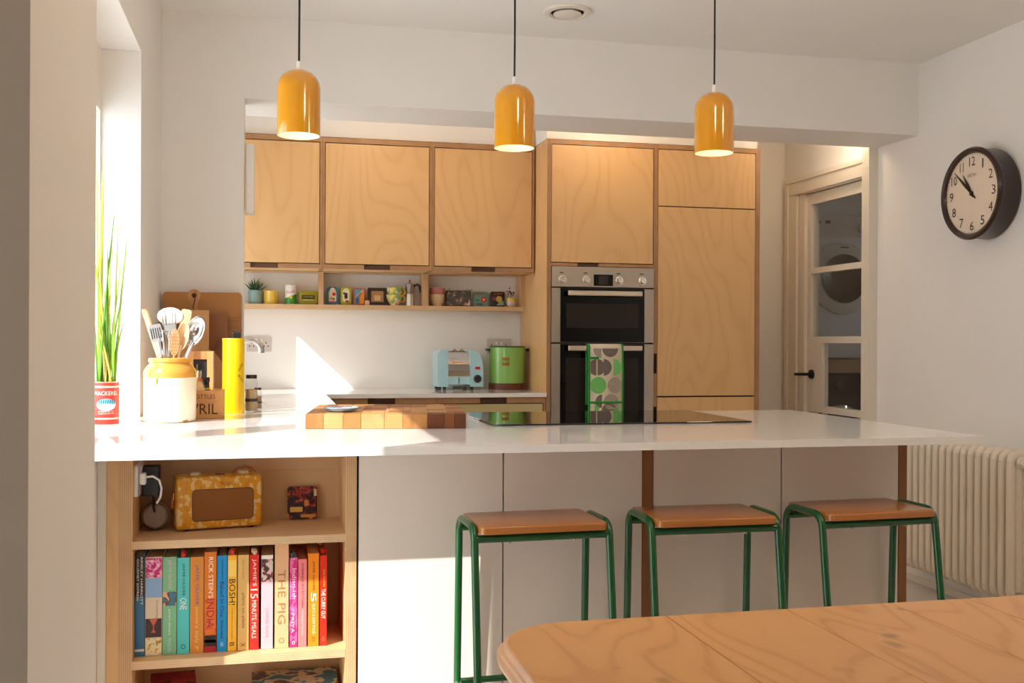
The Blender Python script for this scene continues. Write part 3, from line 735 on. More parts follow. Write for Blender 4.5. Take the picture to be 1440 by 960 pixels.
def wallbox():
    a = P(345.5, 303, y=4.80); b = P(358.5, 207, y=4.80)
    x0 = -.106; x1 = b.x+.0
    o = B(x0, x1, 4.70, 4.80, a.z, b.z, bev=.008, seg=3).build('wall_unit', WPLAST)
    tag(o, 'slim white box fixed to the end of the wall stub', 'wall box')
wallbox()
def fill_globe(x, y, zc, r, label, strength, mname):  # unseen glowing globe on a stem, added to brighten the room
    t = thing('fill_globe', label, 'lamp', (x, y, zc-r), group='unseen fill globes added for brightness')
    ctop = 2.475 if y > 4.8 else CE
    MB().lathe([(.0005, -r), *[(r*math.cos(a), r*math.sin(a)) for a in [math.radians(q) for q in range(-75, 76, 15)]], (.03, r)], 28, (0, 0, r), cap=False).build('fill_emitter', M(mname, (255, 244, 230), .4, emit=(255, 229, 196), estr=strength), t)
    MB().tube([(0, 0, 2*r-.004), (0, 0, ctop-zc+r-.02)], .006, 8).build('stem', STEEL, t)
    MB().lathe([(.05, ctop-zc+r-.001), (.05, ctop-zc+r-.02), (.001, ctop-zc+r-.022)], 24).build('ceiling_plate', STEEL, t)
fill_globe(1.0, 1.75, CE-.2, .11, 'added fill globe above the dining table, on the window side', FILL, 'fill_glow')
fill_globe(2.35, 1.75, CE-.2, .11, 'added fill globe above the dining table, on the clock side', FILL, 'fill_glow')
fill_globe(.55, 5.14, 2.475-.09, .045, 'small added fill globe in the galley above the sink run', FILL*1.2, 'small_fill_glow')
fill_globe(1.75, 5.14, 2.475-.09, .045, 'small added fill globe in the galley in front of the oven', FILL*1.2, 'small_fill_glow')
fill_globe(2.93, 5.20, 2.475-.12, .05, 'small added fill globe in the galley beside the larder cabinet', FILL*1.2, 'small_fill_glow')
def clock():
    f = P(1366.5, 272, x=XR-.10); cy, cz = f.y, f.z; R = .207
    t = thing('wall_clock', 'round dark-rimmed wall clock with cream numbered dial', 'clock', (XR, cy, cz))
    BK = M('bakelite', (44, 24, 20), .28, var=.15, scale=20, coat=.2)
    D = -.112
    MB().lathe([(R-.012, -.0005), (R-.004, -.012), (R-.008, D+.03), (R-.004, D+.022), (R, D+.014), (R, D+.006), (R-.008, D-.004), (R-.022, D), (R-.028, D+.012)], 72, axis='x', cap=False).build('case', BK, t)
    xf = D+.014
    MB().lathe([(R-.024, xf), (.0005, xf)], 64, axis='x', cap=False).build('dial', M('cream_dial', (236, 220, 200), .5, var=.05, scale=12), t)
    MB().lathe([(R-.025, D+.004), (.0005, D+.004)], 64, axis='x', cap=False).build('cover_glass', GLASS, t)
    INK = M('clock_ink', (22, 18, 16), .5)
    U, W = V(0, -1, 0), Z     # reading direction seen from the room is towards -y
    def pos(ang, r): return V(xf-.0012, 0, 0) + U*(r*math.sin(ang)) + W*(r*math.cos(ang))
    for n in range(1, 13):
        a = n*math.pi/6; s = str(n)
        text(s, pos(a, R*.70), U, W, {1: .008, 2: .026}.get(1 if s == '1' else 2, .026) if len(s) == 1 else (.040 if s != '11' else .026), .041, INK, t, name='numeral')
    text('ELECTRIC', pos(0, R*.40), U, W, .06, .013, M('dial_print', (120, 100, 84), .5), t)
    text('MADE IN ENGLAND', pos(math.pi, R*.86), U, W, .07, .006, M('dial_print', (120, 100, 84), .5), t)
    for k in range(60):
        p = pos(k*math.pi/30, R*.845); q = MB()
        q.box(p.x-.0004, p.x+.0004, p.y-.0014, p.y+.0014, p.z-.0014, p.z+.0014); q.build('minute_mark', INK, t, smooth=False)
    def hand(name, ang, L, wd, tail):
        d = U*math.sin(ang)+W*math.cos(ang); n = U*math.cos(ang)-W*math.sin(ang)
        MB().prism([(-tail, -wd*.5), (-tail, wd*.5), (L*.45, wd), (L, wd*.12), (L, -wd*.12), (L*.45, -wd)], V(xf-.003, 0, 0), d, n, V(-1, 0, 0), .0012).build(name, INK, t)
    hand('hour_hand', math.radians(326), R*.52, .009, .02); hand('minute_hand', math.radians(312), R*.78, .007, .035)
    MB().lathe([(.011, xf-.002), (.011, xf-.007), (.001, xf-.007)], 20, axis='x').build('centre_boss', INK, t)
clock()
def radiator():
    xr = 3.098; y1, y0 = P(1281, 650, x=xr).y, P(1420, 650, x=xr).y
    n = 15; zt = P(1350, 627, x=xr).z + .0; zb = .115
    t = thing('column_radiator', 'white column radiator on the wall below the clock', 'radiator', (3.10, (y0+y1)/2, zb))
    S = V(-3.10, -(y0+y1)/2, -zb); pitch = (y1-y0)/(n-1)
    RW = M('radiator_enamel', (230, 220, 204), .3, var=.015)
    sec = None
    for k in range(n+1):
        yy = y0+(k-1)*pitch
        if sec is None:
            m = MB()
            for x in (3.062, 3.098, 3.132): m.tube([(x, yy, zb+.03), (x, yy, zt-.03)], .0185, 14)
            m.tube([(3.062, yy, zb+.032), (3.066, yy, zb+.012), (3.08, yy, zb), (3.115, yy, zb), (3.129, yy, zb+.012), (3.132, yy, zb+.032)], [.0185, .02, .021, .021, .02, .0185], 12)
            m.tube([(3.062, yy, zt-.032), (3.066, yy, zt-.012), (3.08, yy, zt), (3.115, yy, zt), (3.129, yy, zt-.012), (3.132, yy, zt-.032)], [.0185, .02, .021, .021, .02, .0185], 12)
            sec = m.shift(S).build('radiator_section', RW, t); base_y = yy
        else:
            o = sec.copy(); COL.objects.link(o); o.parent = t; o.location = (0, yy-base_y, 0)
    for z in (zb+.03, zt-.03): MB().tube([(3.098, y0-pitch, z), (3.098, y1, z)], .016, 12).shift(S).build('header_pipe', RW, t)
    MB().lathe([(.024, 0), (.024, -.012), (.019, -.014), (.019, -.02), (.013, -.022), (.013, -.028), (.001, -.028)], 24, (3.098, y0-pitch-.018, zt-.03), 'y').shift(S).build('end_plug', RW, t)
    MB().tube([(3.098, y0-pitch, zb), (3.098, y0-pitch, .002)], .008, 8).shift(S).build('pipe', CHROME, t)
    for yy in (y0+.1, y1-.1): B(3.13, XR-.0005, yy-.01, yy+.01, zt-.12, zt-.09).shift(S).build('bracket', RW, t)
radiator()
# ================================================================== UTILITY ROOM MACHINES
def machines():
    c = P(1184, 392, y=6.6); WM = M('appliance_white', (222, 222, 226), .3, var=.01); DK = M('appliance_graphite', (70, 62, 56), .35)
    zz = lambda py: P(1184, py, y=6.6).z
    t = thing('tumble_dryer', 'white tumble dryer with round door, on a shelf seen through the door glass', 'dryer', (c.x, 6.9, zz(503)))
    S = V(-c.x, -6.9, -zz(503)); z0, z1 = zz(503), zz(303)
    B(c.x-.31, c.x+.31, 6.6, 7.18, z0, z1, bev=.008).shift(S).build('body', WM, t)
    B(c.x-.31, c.x+.31, 6.592, 6.602, zz(334), z1-.004, bev=.003).shift(S).build('control_panel', M('appliance_grey', (206, 200, 190), .35), t)
    r = 50*mpp(1184, 6.6)
    d = MB().lathe([(r, 0), (r, -.014), (r*.97, -.02), (r*.70, -.03), (r*.66, -.02)], 56, (c.x, 6.598, c.z), 'y', cap=False).shift(S).build('door', M('door_ring_white', (214, 208, 198), .3), t)
    MB().lathe([(r*.68, -.028), (r*.60, -.018), (r*.3, -.008), (.001, -.006)], 48, (c.x, 6.59, c.z), 'y', cap=False).shift(S).build('porthole', M('smoked_glass', (34, 24, 18), .3), d)
    MB().lathe([(.036, 0), (.034, -.018), (.001, -.02)], 28, (P(1213, 321, y=6.59).x, 6.592, zz(321)), 'y').shift(S).build('dial', WM, t)
    for px in (1150, 1164): B(P(px-3, 312, y=6.59).x, P(px+4, 312, y=6.59).x, 6.5905, 6.593, zz(315), zz(311)).shift(S).build('printed_mark', M('grey_print', (90, 84, 80), .5), t)
    B(c.x-.03, c.x+.03, 6.566, 6.57, c.z+r*.86, c.z+r*.89).shift(S).build('badge', BLACK, t)
    t = thing('washing_machine', 'dark washing machine with chrome door ring, under the dryer shelf', 'washing machine', (c.x, 6.9, 0.001))
    S = V(-c.x, -6.9, 0); zt = zz(526)
    B(c.x-.31, c.x+.31, 6.6, 7.18, 0.001, zt, bev=.008).shift(S).build('body', DK, t)
    B(c.x-.31, c.x+.31, 6.592, 6.602, zz(557), zt-.004, bev=.003).shift(S).build('control_panel', M('graphite_panel', (52, 46, 42), .3), t)
    MB().lathe([(.04, 0), (.036, -.02), (.001, -.022)], 28, (P(1180, 541, y=6.59).x, 6.592, zz(541)), 'y').shift(S).build('dial', DK, t)
    MB().lathe([(.19, 0), (.19, -.02), (.165, -.03), (.15, -.012)], 48, (c.x-.02, 6.598, zz(569)-.19), 'y', cap=False).shift(S).build('door', CHROME, t)
    MB().lathe([(.152, -.02), (.08, .0), (.001, .002)], 40, (c.x-.02, 6.592, zz(569)-.19), 'y', cap=False).shift(S).build('porthole', M('smoked_glass', (34, 24, 18), .3), t)
    o = MB().box(c.x-.42, c.x+.42, 6.58, 7.19, zz(524), zz(505)).build('utility_shelf', wood('utility_shelf_wood', (176, 150, 118), (140, 112, 80), 'x'))
    tag(o, 'wooden shelf between the dryer and the washing machine', 'shelf')
machines()

# ================================================================== STOOLS AND TABLE
def stool(label):
    t = thing('bar_stool', label, 'stool', (0, 0, 0), group='green tube stools at the peninsula')
    zs = .708; w2, d2 = .178, .108; r = .0108
    m = MB(); m.prism(rrect(2*w2, 2*d2+.03, .018, 4), (0, 0, zs-.021), X, Y, Z, .021)
    bmesh.ops.bevel(m.bm, geom=[e for e in m.bm.edges if abs(e.verts[0].co.z-e.verts[1].co.z) < 1e-5 and e.verts[0].co.z > zs-.01], offset=.007, segments=3, profile=.5, affect='EDGES')
    m.build('seat', SEATW, t)
    xf = w2+.011; yt, yf_, yb_ = .088, -.185, .124
    for sx in (-1, 1):
        top = zs-.006; pts = []
        A0, A1 = V(sx*xf*1.005, yf_, 0), V(sx*xf, -yt-.012, top-.045)
        B1, B0 = V(sx*xf, yt+.012, top-.045), V(sx*xf*1.005, yb_, 0)
        pts = [A0, A0.lerp(A1, .5), A1]
        for k in range(1, 7):
            a = math.pi/2*k/6; pts.append(V(sx*xf, -yt-.012+.045*(1-math.cos(a)), top-.045+.045*math.sin(a)))
        for k in range(0, 7):
            a = math.pi/2*(1-k/6); pts.append(V(sx*xf, yt+.012-.045*(1-math.cos(a)), top-.045+.045*math.sin(a)))
        pts += [B0.lerp(B1, .5), B0]
        MB().tube(pts, r, 12).build('leg_frame', GREENP, t)
        for q in (A0, B0): MB().lathe([(r+.002, 0), (r+.002, .02)], 12, tuple(q)).build('rubber_foot', BLACK, t)
        at = lambda P0, P1, z: P0.lerp(P1, z/P1.z)
        MB().tube([at(A0, A1, .23), at(B0, B1, .23)], r*.85, 10).build('side_stretcher', GREENP, t)
    for sy, y in ((-1, -yt-.008), (1, yt+.008)):
        MB().tube([(-xf, y, zs-.036), (xf, y, zs-.036)], r, 12).build('seat_rail', GREENP, t)
    yr = yf_+(-yt-.012-yf_)*.23/(zs-.05)
    MB().tube([(-xf, yr, .23), (xf, yr, .23)], r*.85, 10).build('foot_rail', GREENP, t)
    yr = yb_+(yt+.012-yb_)*.23/(zs-.05)
    MB().tube([(-xf, yr, .23), (xf, yr, .23)], r*.85, 10).build('foot_rail', GREENP, t)
    for x in (-.09, .09): MB().lathe([(.004, zs-.05), (.004, zs-.044)], 8, (x, -yt-.008, 0)).build('screw', CHROME, t)
    return t
s0 = stool('green stool nearest the bookcase, in front of the peninsula panels')
s0.location = (.717, 2.835, 0); s0.rotation_euler = (0, 0, .03)
dup(s0, (1.222, 2.838, 0), -.01, 'middle green stool between two others, in front of the plywood upright')
dup(s0, (1.735, 2.848, 0), .045, 'green stool nearest the white radiator, at the free end of the peninsula')
def table():
    zt, th = .76, .036; x0, x1, y1, y0 = .322, 2.3, 1.60, .35; rc = .13
    t = thing('pine_table', 'old waxed pine dining table with rounded corners and moulded edge', 'table', (1.3, .975, 0))
    S = V(-1.3, -.975, 0)
    seams = [x0, .62, .83, 1.022, 1.17, 1.40, 1.62, 1.85, 2.07, x1]
    def yb(x):   # back edge with rounded corners
        d = min(x-x0, x1-x)
        return y1 if d >= rc else y1-rc+math.sqrt(max(0, rc*rc-(rc-d)**2))
    def yfr(x):
        d = min(x-x0, x1-x)
        return y0 if d >= rc else y0+rc-math.sqrt(max(0, rc*rc-(rc-d)**2))
    for a, b in zip(seams, seams[1:]):
        ins = .016
        a2, b2 = (a+ins if a == x0 else a+.0008), (b-ins if b == x1 else b-.0008)
        n = 24
        xs = [a2+(b2-a2)*(k/n)**(2 if a == x0 else 1) for k in range(n+1)]
        f = lambda x: x if ins < x-x0 and ins < x1-x else x
        def inset(fn, sgn, x):
            d = min(x-(x0+ins), (x1-ins)-x); R = rc-ins; base = (y1-ins) if sgn > 0 else (y0+ins)
            return base if d >= R else base-sgn*(R-math.sqrt(max(0, R*R-(R-d)**2)))
        poly = [(x, inset(yb, 1, x)) for x in xs] + [(x, inset(yfr, -1, x)) for x in reversed(xs)]
        # drop coincident points at the tips
        pp = [poly[0]] + [q for p, q in zip(poly, poly[1:]) if (Vector(p)-Vector(q)).length > 1e-4]
        MB().prism(pp, (0, 0, zt-.022), X, Y, Z, .022).shift(S).build('plank', PINE, t)
    outer = rrect(x1-x0, y1-y0, rc, 12, (x0+x1)/2, (y0+y1)/2)
    m = MB(); prof = [(.016, 0), (.012, -.001), (.010, -.007), (.006, -.009), (.001, -.013), (0, -.022), (.003, -.032), (.010, -.036), (.016, -.036)]
    rings = []
    for ins, dz in prof:
        rings.append([m.bm.verts.new((x, y, zt+dz-.0005)) for x, y in rrect(x1-x0-2*ins, y1-y0-2*ins, rc-ins, 12, (x0+x1)/2, (y0+y1)/2)])
    n = len(rings[0])
    for p, q in zip(rings, rings[1:]):
        for k in range(n): m.bm.faces.new((p[k], p[(k+1) % n], q[(k+1) % n], q[k]))
    m.shift(S).build('moulded_edge', PINE, t, ang=60)
    MB().prism(rrect(x1-x0-.03, y1-y0-.03, rc-.015, 12, (x0+x1)/2, (y0+y1)/2), (0, 0, zt-.034), X, Y, Z, .031).shift(S).build('core_board', PINE, t)
    B(x0+.12, x1-.12, y0+.12, y1-.12, zt-.13, zt-.037).shift(S).build('apron', PINE, t)
    for lx in (x0+.17, x1-.17):
        for ly in (y0+.17, y1-.17):
            MB().lathe([(.028, .001), (.034, .05), (.03, .08), (.036, .2), (.044, .45), (.032, .48), (.046, .50), (.046, .625)], 20, (lx, ly, 0)).shift(S).build('leg', PINE, t)
table()
# ================================================================== BOOKCASE CONTENTS
def ink(name, c): return M('ink_'+name, c, .5, var=.02)
def book(px0, px1, pyt, pyb, col, label, texts=(), pages=(214, 192, 160), depth=.185, name='cookbook', mat=None, panels=(), rib=None, tilt=0):
    ys = 3.045; x0, x1 = P(px0, 850, y=ys).x+.0006, P(px1, 850, y=ys).x-.0006
    z0 = SH2[1]+.0008; z1 = P((px0+px1)/2, pyt, y=ys).z; w, h = x1-x0, z1-z0
    t = thing(name, label, 'book', ((x0+x1)/2, ys, z0), group='cookbooks on the bookcase shelf')
    cv = mat or M('cover_'+'_'.join(map(str, col)), col, .38, var=.04, scale=60)
    a = w/2
    # cover: spine and two boards as one folded sheet; page block inside
    c = MB(); tk = min(.003, w*.12)
    c.box(-a, a, 0, tk, 0, h).box(-a, -a+tk, tk, depth, 0, h).box(a-tk, a, tk, depth, 0, h)
    bmesh.ops.remove_doubles(c.bm, verts=c.bm.verts, dist=1e-6); c.build('cover', cv, t)
    B(-a+tk+.0003, a-tk-.0003, tk+.001, depth-.006, .003, h-.004).build('pages', M('page_%d' % pages[0], pages, .8, var=.18, scale=1, aniso=(900, 2, 2)), t)
    for (s, f0, f1, wf, ic, off) in texts:      # text running down the spine between fractions f0..f1 of its height from the top
        L = (f1-f0)*h; c0 = V(off*w, -.0005, h*(1-(f0+f1)/2))
        text(s, c0, V(0, 0, -1), V(1, 0, 0), L, w*wf, ink('_'.join(map(str, ic)), ic), t)
    for (f0, f1, mt, nm) in panels:
        B(-a*.97, a*.97, -.0004, .0002, h*(1-f1), h*(1-f0)).build(nm, mt, t)
    if rib:
        rnd = random.Random(px0)
        for k in range(4):
            x, y = (rnd.random()-.5)*w*.7, .012+rnd.random()*.05; pts = []
            for q in range(6):
                pts.append((x*.6+(rnd.random()-.5)*.007, y-q*.004+(rnd.random()-.5)*.01, h-.006+math.sin(q/5*3.0)*.014+q*.0012))
            MB().tube(pts, [.002, .004, .0045, .004, .0045, .003], 5).build('page_marker', M('ribbon_%d_%d' % rib[:2], rib, .7), t)
    return t
WH, BK_, = (244, 240, 232), (30, 26, 26)
pic = lambda n, cols, sc=70: patches('picture_'+n, cols, sc)
book(189.2, 203.5, 778, 918, (52, 110, 150), 'thin blue cookbook with dark top, at the end of the row by the plywood side',
     [('AINSLEY HARRIOTT', .03, .5, .22, WH, .2), ("GOURMET EXPRESS", .05, .46, .2, WH, -.2)], panels=[(0, .42, M('cover_black', (38, 26, 24), .4), 'dark_band'), (.93, .955, M('white_chip', (230, 230, 228), .5), 'publisher_mark')])
book(204, 228, 783, 919, (224, 206, 176), 'wide cookbook with peony, sky, cocktail and flower pictures down the spine',
     [('Entertaining', .44, .62, .16, (150, 110, 90), .2)], name='collage_cookbook', panels=[(.01, .21, pic('peony', [(200, 20, 110), (232, 150, 190), (248, 210, 190)]), 'peony_picture'), (.215, .41, M('sky_blue_print', (140, 176, 214), .4), 'sky_picture'), (.625, .815, M('dark_brown_print', (62, 34, 30), .4), 'cocktail_picture'), (.825, .99, pic('flowers', [(238, 226, 180), (240, 228, 190), (224, 170, 60), (120, 140, 70)]), 'flower_picture')])
t = [o for o in bpy.data.objects if o.name.startswith('collage_cookbook')][0]
zc = .093*.9
MB().prism([(-.011, .022), (.011, .022), (.0015, .004), (.0015, -.008), (.007, -.016), (-.007, -.016), (-.0015, -.008), (-.0015, .004)], (0, -.0008, .079), X, Z, Y, .0003).build('cocktail_glass', M('cocktail_red', (206, 92, 66), .4), t)
book(228.5, 248.5, 783, 916, (128, 186, 140), 'sage green cookbook with pink capitals and small portrait on the spine',
     [('JAMIE OLIVER', .03, .33, .32, (240, 170, 190), 0), ("jamie's dinners", .53, .80, .24, (228, 240, 224), 0), ('PENGUIN', .83, .97, .26, (190, 222, 196), 0)], panels=[(.355, .50, pic('portrait', [(60, 120, 140), (110, 74, 56), (222, 176, 150), (240, 236, 230)], 45), 'portrait')])
book(249, 266.5, 784, 915, (82, 196, 192), 'turquoise cookbook with dark capitals and white title word',
     [('JAMIE OLIVER', .06, .40, .27, (14, 60, 72), 0), ('ONE', .42, .54, .55, WH, 0), ('O', .90, .95, .4, (14, 60, 72), 0)], rib=(214, 60, 70))
book(267, 286.5, 783, 915, (216, 136, 44), 'worn orange cookbook with blue capitals',
     [('JAMIE OLIVER', .08, .50, .34, (92, 96, 160), 0), ("jamie's italy", .52, .90, .34, (238, 196, 110), 0), ('P', .93, .97, .3, (238, 196, 110), 0)])
book(287, 304.5, 776, 913.5, (218, 118, 26), 'orange and red cookbook with big white and crimson capitals and black foot',
     [("RICK STEIN'S", .05, .46, .40, (250, 240, 214), .05), ('INDIA', .47, .76, .62, (168, 18, 40), 0)], panels=[(.46, .83, pic('spice', [(216, 96, 20), (222, 110, 24), (196, 60, 20)], 40), 'spice_picture'), (.83, .94, M('cover_black', (38, 26, 24), .4), 'dark_band'), (.94, 1, M('red_foot', (176, 24, 36), .4), 'red_band'), (.875, .905, M('white_chip', (230, 230, 228), .5), 'publisher_mark')])
book(305, 319.5, 781, 913, (20, 138, 196), 'blue cookbook with dark navy title lettering',
     [("FITWAFFLE'S", .05, .25, .2, (20, 30, 70), 0), ('Baked In One', .27, .64, .42, (20, 30, 70), 0), ('Eloise Head', .68, .86, .26, (20, 30, 70), 0), ('*', .90, .95, .4, (200, 230, 240), 0)])
book(320, 333, 780.5, 912, (246, 182, 44), 'yellow cookbook with heavy black title near the top',
     [('BOSH!', .25, .52, .70, (44, 26, 14), 0), ('HENRY FIRTH & IAN THEASBY', .55, .88, .12, (120, 84, 20), 0), ('B', .91, .95, .5, (44, 26, 14), 0)], panels=[(.05, .22, M('pale_yellow_label', (250, 206, 96), .5), 'pale_label')], rib=(226, 80, 84))
book(334, 350, 780, 912, (224, 178, 102), 'sandy tan cookbook with brown lower-case title',
     [('GAZ OAKLEY', .05, .26, .2, (176, 126, 60), 0), ('plant to plate', .40, .77, .36, (150, 100, 50), 0), ('X', .92, .965, .45, (120, 78, 40), 0)])
book(350.7, 364, 780, 911, (222, 38, 28), 'bright red cookbook with bold pale capitals',
     [("JAMIE'S", .04, .33, .50, (238, 214, 196), 0), ('15', .36, .46, .78, (238, 214, 196), 0), ('MINUTE MEALS', .48, .88, .50, (238, 214, 196), 0)], rib=(220, 196, 160))
book(367, 384, 780.5, 907, (222, 176, 184), 'dusty pink book with a portrait photo at the top of the spine',
     [('SOPHIE DAHL', .56, .89, .26, (220, 130, 160), 0)], panels=[(.0, .04, M('cream_band', (240, 226, 214), .5), 'cream_band'), (.04, .28, pic('cook', [(210, 196, 180), (150, 60, 54), (60, 50, 60), (224, 180, 150)], 60), 'portrait')])
book(386, 406, 765, 909.5, (226, 178, 132), 'tallest book, beige with large gold capitals',
     [('THE PIG', .25, .77, .55, (166, 116, 62), 0), ('O', .90, .955, .42, (166, 116, 62), 0)])
book(407, 418.5, 784, 908, (224, 60, 130), 'slim magenta book with white swirl pattern',
     [('Indian-ish', .12, .46, .5, (250, 220, 232), .1), ('PRIYA', .62, .84, .4, (250, 220, 232), -.1), ('o', .93, .97, .4, WH, 0)], mat=patches('magenta_swirl', [(214, 40, 116), (232, 96, 156), (240, 140, 184)], 55, stretch=(1, 1, .6)), rib=(70, 92, 100))
book(419, 431.5, 786, 907, (240, 128, 126), 'salmon pink cookbook with dark and pale capitals',
     [("DOMINIQUE'S KITCHEN", .05, .55, .27, (96, 36, 40), 0), ('DOMINIQUE WOOLF', .58, .87, .24, (250, 210, 200), 0)])
book(433, 448.5, 778, 906, (240, 138, 26), 'bright orange cookbook with large white numeral',
     [('JAMIE OLIVER', .08, .40, .26, (110, 50, 10), 0), ('5', .42, .52, .50, WH, 0), ('QUICK & EASY FOOD', .54, .87, .34, (250, 236, 200), 0), ('O', .90, .95, .3, (120, 70, 20), 0)])
book(449.7, 459.7, 781, 904, (218, 44, 24), 'slim red cookbook at the open end of the row, with white capitals',
     [('DAN TOOMBS', .15, .35, .3, (250, 170, 40), .1), ('THE CURRY GUY', .37, .70, .62, (250, 240, 226), 0), ('O', .90, .95, .4, (240, 150, 120), 0)], rib=(222, 40, 36))
# radio
def radio():
    zf = SH1[1]+.0008
    a, b = P(248, 749, z=zf), P(368.5, 740, z=zf)
    ang = math.atan2(b.y-a.y, b.x-a.x)*.8; Wd = (b-a).length; Hh = P(308, 669, y=(a.y+b.y)/2).z-zf; D = .10
    t = thing('radio', 'worn mustard and cream portable radio with brown speaker cloth', 'radio', ((a.x+b.x)/2, (a.y+b.y)/2, zf), ang)
    PT = patches('worn_mustard_paint', [(206, 130, 16), (216, 146, 26), (226, 186, 120)], 48, .4, thr=[0, .40, .545], det=6)
    m = MB(); m.box(-Wd/2, Wd/2, 0, D, .004, Hh, bev=.010, seg=3); m.build('case', PT, t)
    MB().prism(rrect(Wd*.70, Hh*.56, .010, 4), (Wd*.035, -.0012, Hh*.47), X, Z, Y, .0012).build('speaker_cloth', M('brown_grille_cloth', (140, 84, 34), .85, var=.35, scale=700, bump=.3), t)
    MB().ring(rrect(Wd*.715, Hh*.59, .012, 4), rrect(Wd*.70, Hh*.56, .010, 4), (Wd*.035, -.0016, Hh*.47), X, Z, Y, .0016).build('grille_edge', M('dark_brown_edge', (86, 50, 22), .5), t)
    text('Roberts', (Wd*.08, -.0006, Hh*.86), X, Z, Wd*.14, Hh*.075, M('brown_script', (160, 84, 24), .4, .3), t)
    for fx in (-.26, .30): MB().lathe([(.016, Hh-.001), (.0155, Hh+.006), (.014, Hh+.008), (.001, Hh+.008)], 20, (Wd*fx, D*.45, 0)).build('dial_knob', M('cream_knob', (222, 196, 150), .35), t)
    for fx in (-.02, .02, .06): MB().lathe([(.004, Hh-.001), (.004, Hh+.002)], 10, (Wd*fx, D*.35, 0)).build('button', BLACK, t)
    LE = M('tan_leather', (168, 98, 44), .5)
    MB().tube([(Wd*.18, D*.6, Hh-.002), (Wd*.24, D*.62, Hh+.013), (Wd*.33, D*.62, Hh+.017), (Wd*.41, D*.62, Hh+.012), (Wd*.46, D*.6, Hh-.002)], .0035, 8).build('carry_strap', LE, t)
    B(-Wd/2-.006, -Wd/2+.001, D*.3, D*.55, Hh*.55, Hh*.70, bev=.002).build('strap_loop', M('brass', (196, 130, 50), .25, 1), t)
    B(-Wd/2-.010, -Wd/2-.002, D*.35, D*.52, Hh*.40, Hh*.58, bev=.002).build('strap_end', LE, t)
    for sx in (-1, 1):
        for y in (.015, D-.015): MB().lathe([(.007, 0), (.007, .005)], 10, (sx*(Wd/2-.03), y, 0)).build('foot', BLACK, t)
radio()
def coaster():
    yb = 3.285; zf = SH1[1]+.0008
    x0, x1 = P(404, 730, y=3.26).x, P(446, 730, y=3.26).x; w = x1-x0
    t = thing('printed_coaster', 'square printed coaster in dark red and gold, leaning beside the radio', 'coaster', ((x0+x1)/2, 3.262, zf+.0006))
    lean = -.16
    m = MB().prism(rrect(w, w*1.12, .008, 4, 0, w*.56), (0, 0, 0), X, Z, Y, .005).rot('X', lean); m.build('tile', patches('poster_print', [(40, 20, 22), (92, 24, 26), (150, 48, 30), (206, 140, 60)], 60, .3), t)
    R_ = Matrix.Rotation(lean, 3, 'X')
    def pr(s, u, v, ww, hh, c, rot=0):
        U = R_ @ V(math.cos(rot), 0, math.sin(rot)); W = R_ @ V(-math.sin(rot), 0, math.cos(rot))
        text(s, R_ @ V(u*w, -.0005, v*w), U, W, ww*w, hh*w, ink('_'.join(map(str, c)), c), t)
    pr('FARROS', -.08, .93, .72, .22, (216, 70, 40), .22)
    for u, v, ww, hh, c in ((-.2, .34, .42, .17, (222, 176, 76)), (.2, .12, .5, .10, (206, 140, 50)), (.14, .55, .14, .2, (214, 130, 40)), (.44, .9, .1, .24, (222, 190, 150))):
        MB().prism(rrect(ww*w, hh*w, .002, 2, u*w, v*w), (0, -.0005, 0), X, Z, Y, .0004).rot('X', lean).build('printed_panel', ink('_'.join(map(str, c)), c), t)
coaster()
def plugs():
    x = XB2+.0015; c = P(190, 676, x=x)
    t = thing('shelf_socket', 'white double socket on the inner side of the bookcase', 'socket', (x, 3.10, c.z))
    MB().prism(rrect(.146, .086, .006, 3), (0, 0, 0), Y, Z, X, .009).build('plate', WPLAST, t)
    for s in (-1, 1): B(.009, .013, s*.02-.006, s*.02+.006, .018, .034, bev=.001).build('switch', WPLAST, t)
    a = thing('plug_adapter', 'black plug-in power adapter in the bookcase socket', 'adapter', (x+.0095, 3.135, c.z-.008))
    B(0.0005, .048, -.022, .022, -.045, .04, bev=.004).build('body', BLACK, a)
    MB().tube([(.03, 0, -.045), (.03, .0, -.08), (.035, .02, -.11)], .003, 8).build('lead', BLACK, a)
    a = thing('charging_plug', 'white charger with curled cable in the bookcase socket', 'charger', (x+.0095, 3.062, c.z+.004))
    B(0.0005, .018, -.014, .014, -.016, .016, bev=.004).build('body', WPLAST, a)
    MB().tube([(.016, 0, .004), (.036, 0, .006), (.052, .004, -.006), (.058, .01, -.03), (.054, .015, -.055), (.044, .02, -.072)], .0032, 8).build('cable', WPLAST, a)
    sx = P(222, 742, z=SH1[1]).x
    b = thing('smart_speaker', 'grey fabric speaker lying behind the radio', 'speaker', (P(219, 725, y=3.17).x, 3.17, SH1[1]+.0008))
    prof = [(.001, -.028), (.030, -.028), (.040, -.018), (.042, 0), (.040, .018), (.030, .028), (.001, .028)]
    MB().lathe(prof, 32, (0, 0, .043), 'y').build('body', M('grey_mesh_fabric', (150, 128, 112), .85, var=.2, scale=400, bump=.2), b)
    MB().lathe([(.0365, -.0245), (.0385, -.0225)], 32, (0, 0, .043), 'y', cap=False).build('seam', BLACK, b)
plugs()
